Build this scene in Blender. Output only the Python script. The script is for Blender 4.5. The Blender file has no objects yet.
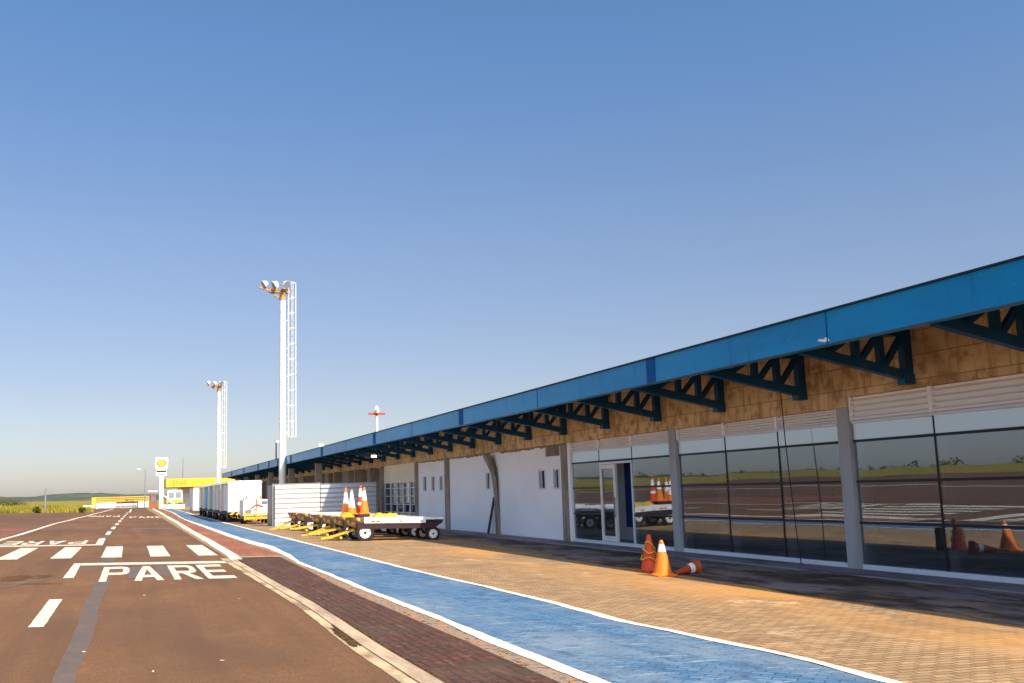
import bpy, bmesh, math, random
from mathutils import Vector, Matrix
random.seed(7)
R = math.radians
SC = bpy.context.scene
COL = SC.collection

# ------------------------------------------------------------------ camera
cam_d = bpy.data.cameras.new('camera'); cam = bpy.data.objects.new('camera', cam_d); COL.objects.link(cam)
cam_d.sensor_width = 36.0; cam_d.lens = 36.0 * 1000.0 / 1024.0
cam_d.clip_start = 0.05; cam_d.clip_end = 9000
F, VPX, VPY, TILT, CAMH = 1000.0, 130.0, 498.7, 0.032, 1.4
n = Vector((math.sin(TILT), math.cos(TILT)))
d = (VPX - 512) * n.x + (VPY - 341.5) * n.y
down = Vector((n.x, n.y, -d / F)).normalized()          # in (right, down, forward)
yax = Vector((VPX - 512, VPY - 341.5, F)).normalized()
zax = -down
xax = yax.cross(zax)
col = lambda i: Vector((xax[i], yax[i], zax[i]))         # camera axis i in world
right, dwn, fwd = col(0), col(1), col(2)
m = Matrix((( right.x, -dwn.x, -fwd.x, 0), (right.y, -dwn.y, -fwd.y, 0), (right.z, -dwn.z, -fwd.z, CAMH), (0, 0, 0, 1)))
cam.matrix_world = m
SC.camera = cam

# ------------------------------------------------------------------ sky, sun, exposure
SUN = Vector((0.345, -0.88, 0.98)).normalized()
elev = math.asin(SUN.z); azim = math.atan2(SUN.x, SUN.y)
w = bpy.data.worlds.new('World'); SC.world = w; w.use_nodes = True
nt = w.node_tree; bg = nt.nodes['Background']
sky = nt.nodes.new('ShaderNodeTexSky'); sky.sky_type = 'NISHITA'; sky.sun_disc = False
sky.sun_elevation = elev; sky.sun_rotation = azim
sky.altitude = 0; sky.air_density = 0.72; sky.dust_density = 0.85; sky.ozone_density = 3.0
# the air is slightly hazier and warmer low down, clearer blue higher up
wtc = nt.nodes.new('ShaderNodeTexCoord'); wsp = nt.nodes.new('ShaderNodeSeparateXYZ'); nt.links.new(wtc.outputs['Generated'], wsp.inputs[0])
wrp = nt.nodes.new('ShaderNodeValToRGB'); nt.links.new(wsp.outputs['Z'], wrp.inputs[0])
wrp.color_ramp.elements[0].position = 0.0; wrp.color_ramp.elements[0].color = (0.92, 0.765, 0.69, 1)
wrp.color_ramp.elements[1].position = 0.42; wrp.color_ramp.elements[1].color = (0.93, 1.12, 1.17, 1)
e_ = wrp.color_ramp.elements.new(0.10); e_.color = (0.97, 0.785, 0.70, 1)
e_ = wrp.color_ramp.elements.new(0.24); e_.color = (1.08, 0.965, 0.90, 1)
# the southern half of the sky, round the sun and behind the camera, is boosted to fill the shaded fronts
wmr = nt.nodes.new('ShaderNodeMapRange'); wmr.interpolation_type = 'SMOOTHSTEP'
wmr.inputs[1].default_value = 0.15; wmr.inputs[2].default_value = -0.55; wmr.inputs[3].default_value = 0.0; wmr.inputs[4].default_value = 1.0
nt.links.new(wsp.outputs['Y'], wmr.inputs[0])
wsc = nt.nodes.new('ShaderNodeMix'); wsc.data_type = 'RGBA'; wsc.blend_type = 'MIX'
wsc.inputs[6].default_value = (1, 1, 1, 1); wsc.inputs[7].default_value = (3.5, 3.05, 2.6, 1); nt.links.new(wmr.outputs[0], wsc.inputs[0])
wm2 = nt.nodes.new('ShaderNodeMix'); wm2.data_type = 'RGBA'; wm2.blend_type = 'MULTIPLY'; wm2.inputs[0].default_value = 1.0
nt.links.new(wrp.outputs[0], wm2.inputs[6]); nt.links.new(wsc.outputs[2], wm2.inputs[7])
wmx = nt.nodes.new('ShaderNodeMix'); wmx.data_type = 'RGBA'; wmx.blend_type = 'MULTIPLY'; wmx.inputs[0].default_value = 1.0
nt.links.new(sky.outputs[0], wmx.inputs[6]); nt.links.new(wm2.outputs[2], wmx.inputs[7])
nt.links.new(wmx.outputs[2], bg.inputs[0]); bg.inputs[1].default_value = 0.097
sd = bpy.data.lights.new('sun', 'SUN'); sd.energy = 4.8; sd.angle = R(0.53); sd.color = (1.0, 0.87, 0.70)
so = bpy.data.objects.new('sun', sd); COL.objects.link(so)
so.rotation_euler = SUN.to_track_quat('Z', 'Y').to_euler(); so.location = (0, 0, 60)
SC.view_settings.view_transform = 'Standard'; SC.view_settings.look = 'None'
SC.view_settings.gamma = 1; SC.view_settings.exposure = 0.80

# ------------------------------------------------------------------ materials
def mat(name, base, rough=0.8, noise=None, spec=0.3, metal=0.0, bump=None, grad=None):
    """noise: list of (scale xyz or float, detail, colour, lo, hi, strength) layers mixed over the base"""
    M = bpy.data.materials.new(name); M.use_nodes = True
    t = M.node_tree; b = t.nodes['Principled BSDF']
    b.inputs['Roughness'].default_value = rough; b.inputs['Metallic'].default_value = metal
    b.inputs['Specular IOR Level'].default_value = spec
    b.inputs['Base Color'].default_value = (*base, 1)
    cur = None
    tc = None
    if noise or bump:
        tc = t.nodes.new('ShaderNodeTexCoord')
    for L in (noise or []):
        sc, det, colr, lo, hi, st = L
        mp = t.nodes.new('ShaderNodeMapping'); t.links.new(tc.outputs['Object'], mp.inputs[0])
        mp.inputs['Scale'].default_value = sc if isinstance(sc, tuple) else (sc, sc, sc)
        nz = t.nodes.new('ShaderNodeTexNoise'); nz.inputs['Scale'].default_value = 1.0; nz.inputs['Detail'].default_value = det
        nz.inputs['Roughness'].default_value = 0.62
        t.links.new(mp.outputs[0], nz.inputs['Vector'])
        rp = t.nodes.new('ShaderNodeMapRange'); rp.inputs[1].default_value = lo; rp.inputs[2].default_value = hi
        rp.inputs[3].default_value = 0; rp.inputs[4].default_value = st
        t.links.new(nz.outputs['Fac'], rp.inputs[0])
        mx = t.nodes.new('ShaderNodeMix'); mx.data_type = 'RGBA'
        t.links.new(rp.outputs[0], mx.inputs[0])
        if cur is None: mx.inputs[6].default_value = (*base, 1)
        else: t.links.new(cur, mx.inputs[6])
        mx.inputs[7].default_value = (*colr, 1)
        cur = mx.outputs[2]
    if cur: t.links.new(cur, b.inputs['Base Color'])
    if bump:
        sc, det, st, dist = bump
        nz = t.nodes.new('ShaderNodeTexNoise'); nz.inputs['Scale'].default_value = sc; nz.inputs['Detail'].default_value = det
        t.links.new(tc.outputs['Object'], nz.inputs['Vector'])
        bp = t.nodes.new('ShaderNodeBump'); bp.inputs['Strength'].default_value = st; bp.inputs['Distance'].default_value = dist
        t.links.new(nz.outputs['Fac'], bp.inputs['Height']); t.links.new(bp.outputs[0], b.inputs['Normal'])
    return M

def paver_mat(name, c1, c2, mortar, bw, bh, rot, layers, rough=0.85, msize=0.012, spec=0.25, bumpst=0.5):
    M = bpy.data.materials.new(name); M.use_nodes = True
    t = M.node_tree; b = t.nodes['Principled BSDF']; b.inputs['Roughness'].default_value = rough
    b.inputs['Specular IOR Level'].default_value = spec
    tc = t.nodes.new('ShaderNodeTexCoord'); mp = t.nodes.new('ShaderNodeMapping')
    mp.inputs['Rotation'].default_value = (0, 0, R(rot)); t.links.new(tc.outputs['Object'], mp.inputs[0])
    dn = t.nodes.new('ShaderNodeTexNoise'); dn.inputs['Scale'].default_value = 2.3; dn.inputs['Detail'].default_value = 5
    t.links.new(tc.outputs['Object'], dn.inputs['Vector'])
    dv = t.nodes.new('ShaderNodeVectorMath'); dv.operation = 'MULTIPLY_ADD'; dv.inputs[1].default_value = (0.07, 0.07, 0)
    t.links.new(dn.outputs['Color'], dv.inputs[0]); t.links.new(mp.outputs[0], dv.inputs[2])
    br = t.nodes.new('ShaderNodeTexBrick'); t.links.new(dv.outputs[0], br.inputs['Vector'])
    br.inputs['Color1'].default_value = (*c1, 1); br.inputs['Color2'].default_value = (*c2, 1); br.inputs['Mortar'].default_value = (*mortar, 1)
    br.inputs['Scale'].default_value = 1; br.inputs['Brick Width'].default_value = bw; br.inputs['Row Height'].default_value = bh
    br.inputs['Mortar Size'].default_value = msize; br.inputs['Mortar Smooth'].default_value = 0.3
    cur = br.outputs['Color']
    for L in layers:
        sc, det, colr, lo, hi, st = L[:6]
        m2 = t.nodes.new('ShaderNodeMapping'); t.links.new(tc.outputs['Object'], m2.inputs[0])
        m2.inputs['Scale'].default_value = sc if isinstance(sc, tuple) else (sc, sc, sc)
        nz = t.nodes.new('ShaderNodeTexNoise'); nz.inputs['Scale'].default_value = 1; nz.inputs['Detail'].default_value = det; nz.inputs['Roughness'].default_value = 0.65
        t.links.new(m2.outputs[0], nz.inputs['Vector'])
        rp = t.nodes.new('ShaderNodeMapRange'); rp.inputs[1].default_value = lo; rp.inputs[2].default_value = hi; rp.inputs[4].default_value = st
        t.links.new(nz.outputs['Fac'], rp.inputs[0])
        fac = rp.outputs[0]
        if len(L) > 6:                       # this layer only lies on part of the width (object X from a to b)
            sx = t.nodes.new('ShaderNodeSeparateXYZ'); t.links.new(tc.outputs['Object'], sx.inputs[0])
            xr = t.nodes.new('ShaderNodeMapRange'); xr.interpolation_type = 'SMOOTHSTEP'
            xr.inputs[1].default_value, xr.inputs[2].default_value = L[6]; t.links.new(sx.outputs['X'], xr.inputs[0])
            mu = t.nodes.new('ShaderNodeMath'); mu.operation = 'MULTIPLY'; t.links.new(fac, mu.inputs[0]); t.links.new(xr.outputs[0], mu.inputs[1]); fac = mu.outputs[0]
        mx = t.nodes.new('ShaderNodeMix'); mx.data_type = 'RGBA'; t.links.new(fac, mx.inputs[0])
        t.links.new(cur, mx.inputs[6]); mx.inputs[7].default_value = (*colr, 1); cur = mx.outputs[2]
    t.links.new(cur, b.inputs['Base Color'])
    n2 = t.nodes.new('ShaderNodeTexNoise'); n2.inputs['Scale'].default_value = 30; n2.inputs['Detail'].default_value = 4
    t.links.new(tc.outputs['Object'], n2.inputs['Vector'])
    ad = t.nodes.new('ShaderNodeMath'); ad.operation = 'MULTIPLY_ADD'; ad.inputs[1].default_value = -1.0
    t.links.new(br.outputs['Fac'], ad.inputs[0]); t.links.new(n2.outputs['Fac'], ad.inputs[2])
    bp = t.nodes.new('ShaderNodeBump'); bp.inputs['Strength'].default_value = bumpst; bp.inputs['Distance'].default_value = 0.008
    t.links.new(ad.outputs[0], bp.inputs['Height']); t.links.new(bp.outputs[0], b.inputs['Normal'])
    return M

def glass_mat(name, tint, gloss, lo, hi, film=0.0, filmc=(0.5, 0.6, 0.62)):
    M = bpy.data.materials.new(name); M.use_nodes = True
    t = M.node_tree; t.nodes.clear()
    out = t.nodes.new('ShaderNodeOutputMaterial')
    tr = t.nodes.new('ShaderNodeBsdfTransparent'); tr.inputs[0].default_value = (*tint, 1)
    gl = t.nodes.new('ShaderNodeBsdfGlossy'); gl.inputs[0].default_value = (*gloss, 1); gl.inputs['Roughness'].default_value = 0.004
    lw = t.nodes.new('ShaderNodeLayerWeight'); lw.inputs['Blend'].default_value = 0.35
    mr = t.nodes.new('ShaderNodeMapRange'); mr.inputs[3].default_value = lo; mr.inputs[4].default_value = hi
    t.links.new(lw.outputs['Fresnel'], mr.inputs[0])
    # very faint waviness of the float glass
    tc = t.nodes.new('ShaderNodeTexCoord'); nz = t.nodes.new('ShaderNodeTexNoise'); nz.inputs['Scale'].default_value = 0.9; nz.inputs['Detail'].default_value = 0
    t.links.new(tc.outputs['Object'], nz.inputs['Vector'])
    bp = t.nodes.new('ShaderNodeBump'); bp.inputs['Strength'].default_value = 0.06; bp.inputs['Distance'].default_value = 0.02
    t.links.new(nz.outputs['Fac'], bp.inputs['Height']); t.links.new(bp.outputs[0], gl.inputs['Normal'])
    base = tr.outputs[0]
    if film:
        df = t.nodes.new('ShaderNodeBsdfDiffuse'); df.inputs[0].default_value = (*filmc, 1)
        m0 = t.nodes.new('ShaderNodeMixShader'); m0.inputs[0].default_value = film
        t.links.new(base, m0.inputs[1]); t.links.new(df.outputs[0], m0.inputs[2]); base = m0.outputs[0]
    mx = t.nodes.new('ShaderNodeMixShader'); t.links.new(mr.outputs[0], mx.inputs[0])
    t.links.new(base, mx.inputs[1]); t.links.new(gl.outputs[0], mx.inputs[2]); t.links.new(mx.outputs[0], out.inputs[0])
    return M

M = {}
M['asphalt'] = mat('asphalt', (0.158, 0.076, 0.033), 0.9, [
    ((0.25, 0.06, 1), 4, (0.11, 0.052, 0.024), 0.42, 0.66, 0.75), ((0.9, 0.5, 1), 5, (0.205, 0.105, 0.05), 0.5, 0.72, 0.6),
    ((9, 7, 1), 6, (0.10, 0.05, 0.025), 0.52, 0.68, 0.55), (38.0, 3, (0.08, 0.04, 0.02), 0.50, 0.64, 0.75), (70.0, 2, (0.36, 0.22, 0.13), 0.60, 0.70, 0.75), ((1.6, 0.07, 1), 4, (0.095, 0.048, 0.026), 0.48, 0.66, 0.7), ((0.22, 0.14, 1), 6, (0.095, 0.05, 0.028), 0.46, 0.62, 0.75), ((0.5, 3.0, 1), 5, (0.10, 0.048, 0.024), 0.58, 0.74, 0.55)], 0.2, bump=(140.0, 3, 0.5, 0.01))
M['apron'] = mat('apron_asphalt', (0.118, 0.06, 0.032), 0.9, [
    ((0.1, 0.04, 1), 4, (0.075, 0.04, 0.024), 0.42, 0.66, 0.75), ((0.5, 0.3, 1), 5, (0.16, 0.088, 0.05), 0.5, 0.72, 0.6)], 0.2)
M['tar'] = mat('tar', (0.10, 0.072, 0.056), 0.75, [(3.0, 5, (0.135, 0.095, 0.07), 0.4, 0.7, 0.8), (40.0, 2, (0.06, 0.05, 0.045), 0.5, 0.7, 0.6)], 0.3)
M['paint'] = mat('white_road_paint', (0.60, 0.52, 0.41), 0.8, [((11, 5, 1), 6, (0.20, 0.11, 0.055), 0.57, 0.66, 0.8), (2.0, 6, (0.44, 0.35, 0.24), 0.46, 0.72, 0.75), (22.0, 4, (0.26, 0.17, 0.10), 0.56, 0.72, 0.8)], 0.2)
M['paint_line'] = mat('white_line_paint', (0.62, 0.56, 0.45), 0.8, [((16, 6, 1), 6, (0.24, 0.18, 0.12), 0.57, 0.66, 0.75), (1.5, 6, (0.5, 0.4, 0.28), 0.52, 0.72, 0.6), (14.0, 4, (0.36, 0.25, 0.15), 0.57, 0.74, 0.6)], 0.2)
M['paint_red'] = mat('red_road_paint', (0.24, 0.065, 0.04), 0.75, [(0.7, 6, (0.12, 0.065, 0.038), 0.40, 0.58, 0.9)], 0.2)
M['paint_pink'] = mat('worn_line_paint', (0.62, 0.5, 0.42), 0.75, [(0.8, 6, (0.35, 0.2, 0.14), 0.48, 0.7, 0.7)], 0.2)
M['gutter'] = mat('gutter_concrete', (0.46, 0.34, 0.20), 0.9, [((3, 0.9, 1), 6, (0.15, 0.098, 0.062), 0.44, 0.62, 0.85), (30.0, 3, (0.5, 0.42, 0.31), 0.55, 0.7, 0.6)], 0.15)
M['kerb'] = mat('kerb_concrete', (0.42, 0.31, 0.20), 0.9, [((5, 0.8, 3), 6, (0.2, 0.14, 0.1), 0.45, 0.66, 0.8), (40.0, 3, (0.5, 0.42, 0.33), 0.55, 0.7, 0.5)], 0.15)
M['kerb_white'] = mat('kerb_white_paint', (0.68, 0.6, 0.44), 0.8, [((4, 0.6, 3), 6, (0.36, 0.25, 0.14), 0.5, 0.68, 0.7)], 0.15)
M['strip'] = mat('dirty_concrete_strip', (0.24, 0.185, 0.145), 0.95, [((9, 4, 2), 6, (0.36, 0.17, 0.08), 0.46, 0.58, 0.85), ((14, 9, 2), 6, (0.05, 0.05, 0.022), 0.53, 0.62, 0.9), (40.0, 4, (0.1, 0.07, 0.045), 0.52, 0.64, 0.7)], 0.1, bump=(30, 4, 0.5, 0.01))
M['water'] = mat('puddle_mud', (0.05, 0.028, 0.012), 0.95, [(22.0, 5, (0.14, 0.085, 0.035), 0.45, 0.62, 0.85), (60.0, 3, (0.02, 0.012, 0.006), 0.5, 0.65, 0.8)], 0.03)
M['stain'] = mat('asphalt_stain', (0.085, 0.042, 0.02), 0.95, [((3, 0.9, 1), 5, (0.13, 0.065, 0.03), 0.42, 0.6, 0.9)], 0.05)
M['tan'] = paver_mat('tan_pavers', (0.36, 0.235, 0.125), (0.23, 0.145, 0.075), (0.14, 0.083, 0.042), 0.2, 0.1, 0, [
    ((0.35, 0.5, 1), 5, (0.17, 0.105, 0.055), 0.50, 0.72, 0.75), ((0.6, 7, 1), 4, (0.15, 0.085, 0.038), 0.54, 0.70, 0.6),
    ((0.5, 0.22, 1), 5, (0.45, 0.22, 0.06), 0.43, 0.60, 0.85, (6.6, 8.8)), ((2.2, 0.9, 1), 6, (0.40, 0.255, 0.125), 0.52, 0.72, 0.65),
    ((0.9, 0.55, 1), 7, (0.58, 0.42, 0.26), 0.63, 0.72, 0.85), ((1.4, 0.35, 1), 6, (0.26, 0.12, 0.035), 0.58, 0.72, 0.6, (7.0, 8.4))], msize=0.012)
M['tan_dust'] = mat('pale_dust', (0.44, 0.30, 0.17), 0.95, [(5.0, 5, (0.34, 0.22, 0.12), 0.4, 0.65, 0.9)], 0.1)
M['blue'] = paver_mat('blue_pavers', (0.088, 0.175, 0.28), (0.045, 0.11, 0.20), (0.03, 0.068, 0.125), 0.2, 0.1, 45, [
    ((0.9, 0.35, 1), 5, (0.15, 0.195, 0.24), 0.44, 0.68, 0.85), ((5, 2.5, 1), 5, (0.03, 0.06, 0.105), 0.52, 0.7, 0.7), ((2.5, 9, 1), 4, (0.25, 0.30, 0.35), 0.57, 0.70, 0.8), ((0.3, 0.2, 1), 3, (0.045, 0.12, 0.235), 0.5, 0.7, 0.6)], msize=0.009, rough=0.75)
M['brick'] = paver_mat('dark_red_pavers', (0.115, 0.036, 0.026), (0.06, 0.026, 0.02), (0.028, 0.016, 0.012), 0.2, 0.1, 90, [
    ((0.8, 3.2, 1), 5, (0.05, 0.03, 0.014), 0.45, 0.62, 0.85), ((9, 14, 1), 5, (0.2, 0.10, 0.065), 0.58, 0.68, 0.7),
    ((1.6, 0.7, 1), 5, (0.075, 0.055, 0.033), 0.48, 0.68, 0.7), ((9, 1.2, 1), 4, (0.16, 0.075, 0.055), 0.56, 0.74, 0.6)], msize=0.012)
M['brick2'] = paver_mat('orange_red_pavers', (0.30, 0.10, 0.05), (0.22, 0.075, 0.038), (0.12, 0.05, 0.028), 0.2, 0.1, 90, [
    ((1.2, 0.3, 1), 5, (0.32, 0.18, 0.11), 0.5, 0.7, 0.8), ((2, 0.5, 1), 4, (0.13, 0.09, 0.05), 0.57, 0.72, 0.7)], msize=0.012)
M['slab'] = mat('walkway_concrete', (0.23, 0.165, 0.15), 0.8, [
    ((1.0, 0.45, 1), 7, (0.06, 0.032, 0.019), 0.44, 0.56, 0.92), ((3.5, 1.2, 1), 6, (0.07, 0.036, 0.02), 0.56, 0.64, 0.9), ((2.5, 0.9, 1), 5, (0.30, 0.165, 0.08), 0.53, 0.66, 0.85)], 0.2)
M['slab2'] = mat('pale_walkway_concrete', (0.27, 0.215, 0.22), 0.75, [
    ((1.6, 0.5, 1), 6, (0.10, 0.07, 0.065), 0.5, 0.64, 0.85), ((4, 1.2, 1), 5, (0.33, 0.24, 0.2), 0.56, 0.7, 0.7)], 0.25)
M['grass'] = mat('grass_ground', (0.21, 0.165, 0.03), 0.95, [((0.02, 0.05, 1), 5, (0.22, 0.165, 0.04), 0.42, 0.62, 0.9), (0.6, 4, (0.06, 0.075, 0.015), 0.5, 0.7, 0.7)], 0.1)
M['blades'] = mat('grass_blades', (0.25, 0.20, 0.025), 0.9, [(0.15, 4, (0.15, 0.15, 0.02), 0.4, 0.65, 0.9), (0.5, 3, (0.36, 0.26, 0.08), 0.52, 0.75, 0.8)], 0.1)
M['hill'] = mat('wooded_hill', (0.06, 0.075, 0.055), 0.95, [((0.02, 0.02, 0.06), 6, (0.095, 0.1, 0.08), 0.42, 0.65, 0.9), ((0.06, 0.06, 0.1), 4, (0.035, 0.05, 0.035), 0.52, 0.7, 0.8)], 0.05)
M['leaf'] = mat('leaf', (0.065, 0.075, 0.018), 0.8, [(1.5, 3, (0.13, 0.13, 0.028), 0.45, 0.65, 0.8)], 0.2)
M['bark'] = mat('bark', (0.12, 0.08, 0.05), 0.9)

def concrete_boards():
    M0 = bpy.data.materials.new('board_formed_concrete'); M0.use_nodes = True
    t = M0.node_tree; b = t.nodes['Principled BSDF']; b.inputs['Roughness'].default_value = 0.9; b.inputs['Specular IOR Level'].default_value = 0.15
    tc = t.nodes.new('ShaderNodeTexCoord'); sp = t.nodes.new('ShaderNodeSeparateXYZ'); t.links.new(tc.outputs['Object'], sp.inputs[0])
    cb = t.nodes.new('ShaderNodeCombineXYZ'); t.links.new(sp.outputs['Y'], cb.inputs['X']); t.links.new(sp.outputs['Z'], cb.inputs['Y'])
    br = t.nodes.new('ShaderNodeTexBrick'); t.links.new(cb.outputs[0], br.inputs['Vector']); br.offset = 0.35
    br.inputs['Color1'].default_value = (0.74, 0.50, 0.26, 1); br.inputs['Color2'].default_value = (0.60, 0.39, 0.19, 1); br.inputs['Mortar'].default_value = (0.26, 0.145, 0.06, 1)
    br.inputs['Scale'].default_value = 1; br.inputs['Brick Width'].default_value = 1.1; br.inputs['Row Height'].default_value = 0.44; br.inputs['Mortar Size'].default_value = 0.009
    br.inputs['Mortar Smooth'].default_value = 0.6
    cur = br.outputs['Color']
    for sc, det, colr, lo, hi, st in (((2, 1.2, 1.2), 5, (0.34, 0.19, 0.085), 0.48, 0.70, 0.65), ((2, 7, 0.9), 6, (0.24, 0.13, 0.055), 0.52, 0.70, 0.65), ((3, 4, 4), 6, (0.30, 0.17, 0.07), 0.5, 0.64, 0.7), ((2, 0.8, 2.5), 5, (0.72, 0.5, 0.26), 0.54, 0.74, 0.7)):
        mp = t.nodes.new('ShaderNodeMapping'); t.links.new(tc.outputs['Object'], mp.inputs[0]); mp.inputs['Scale'].default_value = sc
        nz = t.nodes.new('ShaderNodeTexNoise'); nz.inputs['Scale'].default_value = 1; nz.inputs['Detail'].default_value = det; t.links.new(mp.outputs[0], nz.inputs['Vector'])
        rp = t.nodes.new('ShaderNodeMapRange'); rp.inputs[1].default_value = lo; rp.inputs[2].default_value = hi; rp.inputs[4].default_value = st; t.links.new(nz.outputs['Fac'], rp.inputs[0])
        mx = t.nodes.new('ShaderNodeMix'); mx.data_type = 'RGBA'; t.links.new(rp.outputs[0], mx.inputs[0]); t.links.new(cur, mx.inputs[6]); mx.inputs[7].default_value = (*colr, 1); cur = mx.outputs[2]
    t.links.new(cur, b.inputs['Base Color'])
    bp = t.nodes.new('ShaderNodeBump'); bp.inputs['Strength'].default_value = 0.6; bp.inputs['Distance'].default_value = 0.01; bp.invert = True
    t.links.new(br.outputs['Fac'], bp.inputs['Height']); t.links.new(bp.outputs[0], b.inputs['Normal'])
    return M0
M['boards'] = concrete_boards()
M['concrete'] = mat('column_concrete', (0.30, 0.255, 0.205), 0.9, [((3, 3, 0.8), 6, (0.16, 0.12, 0.085), 0.45, 0.65, 0.75), (18.0, 4, (0.4, 0.35, 0.28), 0.55, 0.72, 0.5)], 0.15, bump=(25, 4, 0.4, 0.008))
M['column_grey'] = mat('grey_painted_column', (0.36, 0.36, 0.37), 0.7, [((3, 3, 0.8), 5, (0.27, 0.26, 0.25), 0.5, 0.7, 0.7)], 0.25)
M['wall'] = mat('white_wall_paint', (0.88, 0.85, 0.85), 0.85, [((0.4, 0.4, 0.6), 5, (0.80, 0.77, 0.77), 0.45, 0.7, 0.7), ((1.5, 1.5, 0.35), 5, (0.74, 0.68, 0.64), 0.6, 0.74, 0.5)], 0.2, bump=(45, 3, 0.15, 0.004))
M['alu'] = mat('pale_aluminium', (0.62, 0.65, 0.69), 0.45, [((2, 2, 1), 4, (0.5, 0.52, 0.56), 0.5, 0.7, 0.6)], 0.5)
M['gasket'] = mat('black_gasket', (0.012, 0.013, 0.015), 0.5)
M['louvre'] = mat('white_louvre_metal', (0.86, 0.82, 0.79), 0.5, [((2, 0.7, 1), 4, (0.78, 0.72, 0.68), 0.5, 0.7, 0.6)], 0.4)
M['fascia'] = mat('blue_fascia_paint', (0.0, 0.21, 0.44), 0.33, [((1, 0.35, 1.5), 5, (0.0, 0.155, 0.345), 0.45, 0.7, 0.8), ((3, 0.9, 6), 5, (0.0, 0.26, 0.5), 0.57, 0.74, 0.6), ((2, 3.5, 0.8), 6, (0.0, 0.11, 0.3), 0.56, 0.7, 0.5), ((9, 6, 14), 5, (0.06, 0.26, 0.45), 0.66, 0.74, 0.6)], 0.2, bump=(0.9, 2, 0.25, 0.05))
M['joint'] = mat('dark_blue_joint_paint', (0.0, 0.07, 0.23), 0.75, None, 0.2)
M['lip'] = mat('fascia_edge_flashing', (0.01, 0.02, 0.035), 0.6)
M['truss'] = mat('navy_truss_paint', (0.003, 0.06, 0.13), 0.45, [(4.0, 4, (0.006, 0.085, 0.17), 0.5, 0.7, 0.7)], 0.35)
M['roof'] = mat('roof_deck_paint', (0.02, 0.06, 0.1), 0.6, None, 0.3)
M['roof_top'] = mat('metal_roofing', (0.35, 0.36, 0.38), 0.5, None, 0.4)
M['in_floor'] = mat('interior_floor', (0.12, 0.1, 0.09), 0.35, None, 0.4)
M['in_wall'] = mat('interior_wall', (0.62, 0.62, 0.62), 0.8)
M['in_blue'] = mat('interior_blue_panel', (0.02, 0.05, 0.28), 0.6)
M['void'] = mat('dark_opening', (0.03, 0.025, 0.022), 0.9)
M['glass'] = glass_mat('window_glass', (0.60, 0.65, 0.66), (0.74, 0.80, 0.92), 0.13, 0.50, 0.022, (0.6, 0.62, 0.62))
M['glass_top'] = glass_mat('pale_sky_film', (0.45, 0.52, 0.53), (0.80, 0.90, 0.96), 0.12, 0.45, 0.82, (0.66, 0.82, 0.92))  # pale film whose blue stands in for sky mirrored in the top panes
M['white'] = mat('white_paint', (0.70, 0.67, 0.62), 0.5, [(1.2, 5, (0.54, 0.48, 0.40), 0.48, 0.72, 0.7), ((3, 3, 0.6), 5, (0.44, 0.36, 0.27), 0.58, 0.72, 0.6)], 0.4)
M['white_dirty'] = mat('worn_white_paint', (0.74, 0.71, 0.66), 0.55, [((3, 3, 1), 6, (0.42, 0.32, 0.22), 0.55, 0.72, 0.8)], 0.4)
M['sheet'] = mat('white_sheet_metal', (0.66, 0.63, 0.60), 0.5, [((1, 1, 3), 5, (0.6, 0.56, 0.52), 0.52, 0.72, 0.6)], 0.4)
M['grey_shaded'] = mat('grey_shaded_sheet', (0.50, 0.52, 0.56), 0.45, [((1, 1, 3), 5, (0.4, 0.41, 0.44), 0.48, 0.7, 0.7)], 0.4, 0.2)  # grey for cart frames; on the fence it paints in shade
M['cream'] = mat('cream_louvre', (0.85, 0.76, 0.58), 0.6, None, 0.3)
M['rust'] = mat('rusty_orange_steel', (0.40, 0.24, 0.10), 0.8, [(3.0, 5, (0.09, 0.045, 0.02), 0.45, 0.62, 0.85)], 0.2)
M['steel'] = mat('grey_steel', (0.24, 0.24, 0.25), 0.5, None, 0.5, 0.4)
M['dark'] = mat('black_steel', (0.018, 0.016, 0.016), 0.6, [(5.0, 4, (0.06, 0.04, 0.03), 0.55, 0.7, 0.7)], 0.3)
M['maroon'] = mat('dark_maroon_steel', (0.035, 0.014, 0.016), 0.6, None, 0.3)
M['rubber'] = mat('tyre_rubber', (0.02, 0.018, 0.017), 0.85, [(12.0, 4, (0.07, 0.055, 0.042), 0.5, 0.7, 0.7)], 0.2)
M['rim'] = mat('wheel_rim_white', (0.70, 0.66, 0.60), 0.5, [(9.0, 4, (0.4, 0.32, 0.25), 0.55, 0.7, 0.7)], 0.4)
M['yellow'] = mat('yellow_paint', (0.62, 0.36, 0.02), 0.5, [(3.0, 5, (0.5, 0.24, 0.02), 0.52, 0.7, 0.8), (14.0, 4, (0.1, 0.06, 0.03), 0.62, 0.72, 0.7)], 0.35)
M['yellow_clean'] = mat('bright_yellow_paint', (0.64, 0.38, 0.025), 0.5, [(1.0, 3, (0.56, 0.3, 0.02), 0.5, 0.7, 0.7), (9.0, 5, (0.34, 0.17, 0.02), 0.58, 0.7, 0.7)], 0.35)
M['orange_txt'] = mat('orange_lettering', (0.68, 0.24, 0.03), 0.5)
M['redsign'] = mat('red_sign_paint', (0.30, 0.07, 0.035), 0.5)
M['cone'] = mat('orange_cone_plastic', (0.82, 0.19, 0.012), 0.5, [(6.0, 5, (0.5, 0.13, 0.03), 0.52, 0.72, 0.7), (25.0, 4, (0.35, 0.14, 0.06), 0.62, 0.74, 0.6)], 0.35)
M['cone_red'] = mat('red_orange_cone_plastic', (0.66, 0.07, 0.012), 0.55, [(6.0, 5, (0.42, 0.07, 0.03), 0.52, 0.72, 0.7)], 0.3)
M['cone_white'] = mat('white_cone_band', (0.80, 0.78, 0.74), 0.5, [(9.0, 4, (0.5, 0.42, 0.33), 0.56, 0.72, 0.7)], 0.3)
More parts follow.
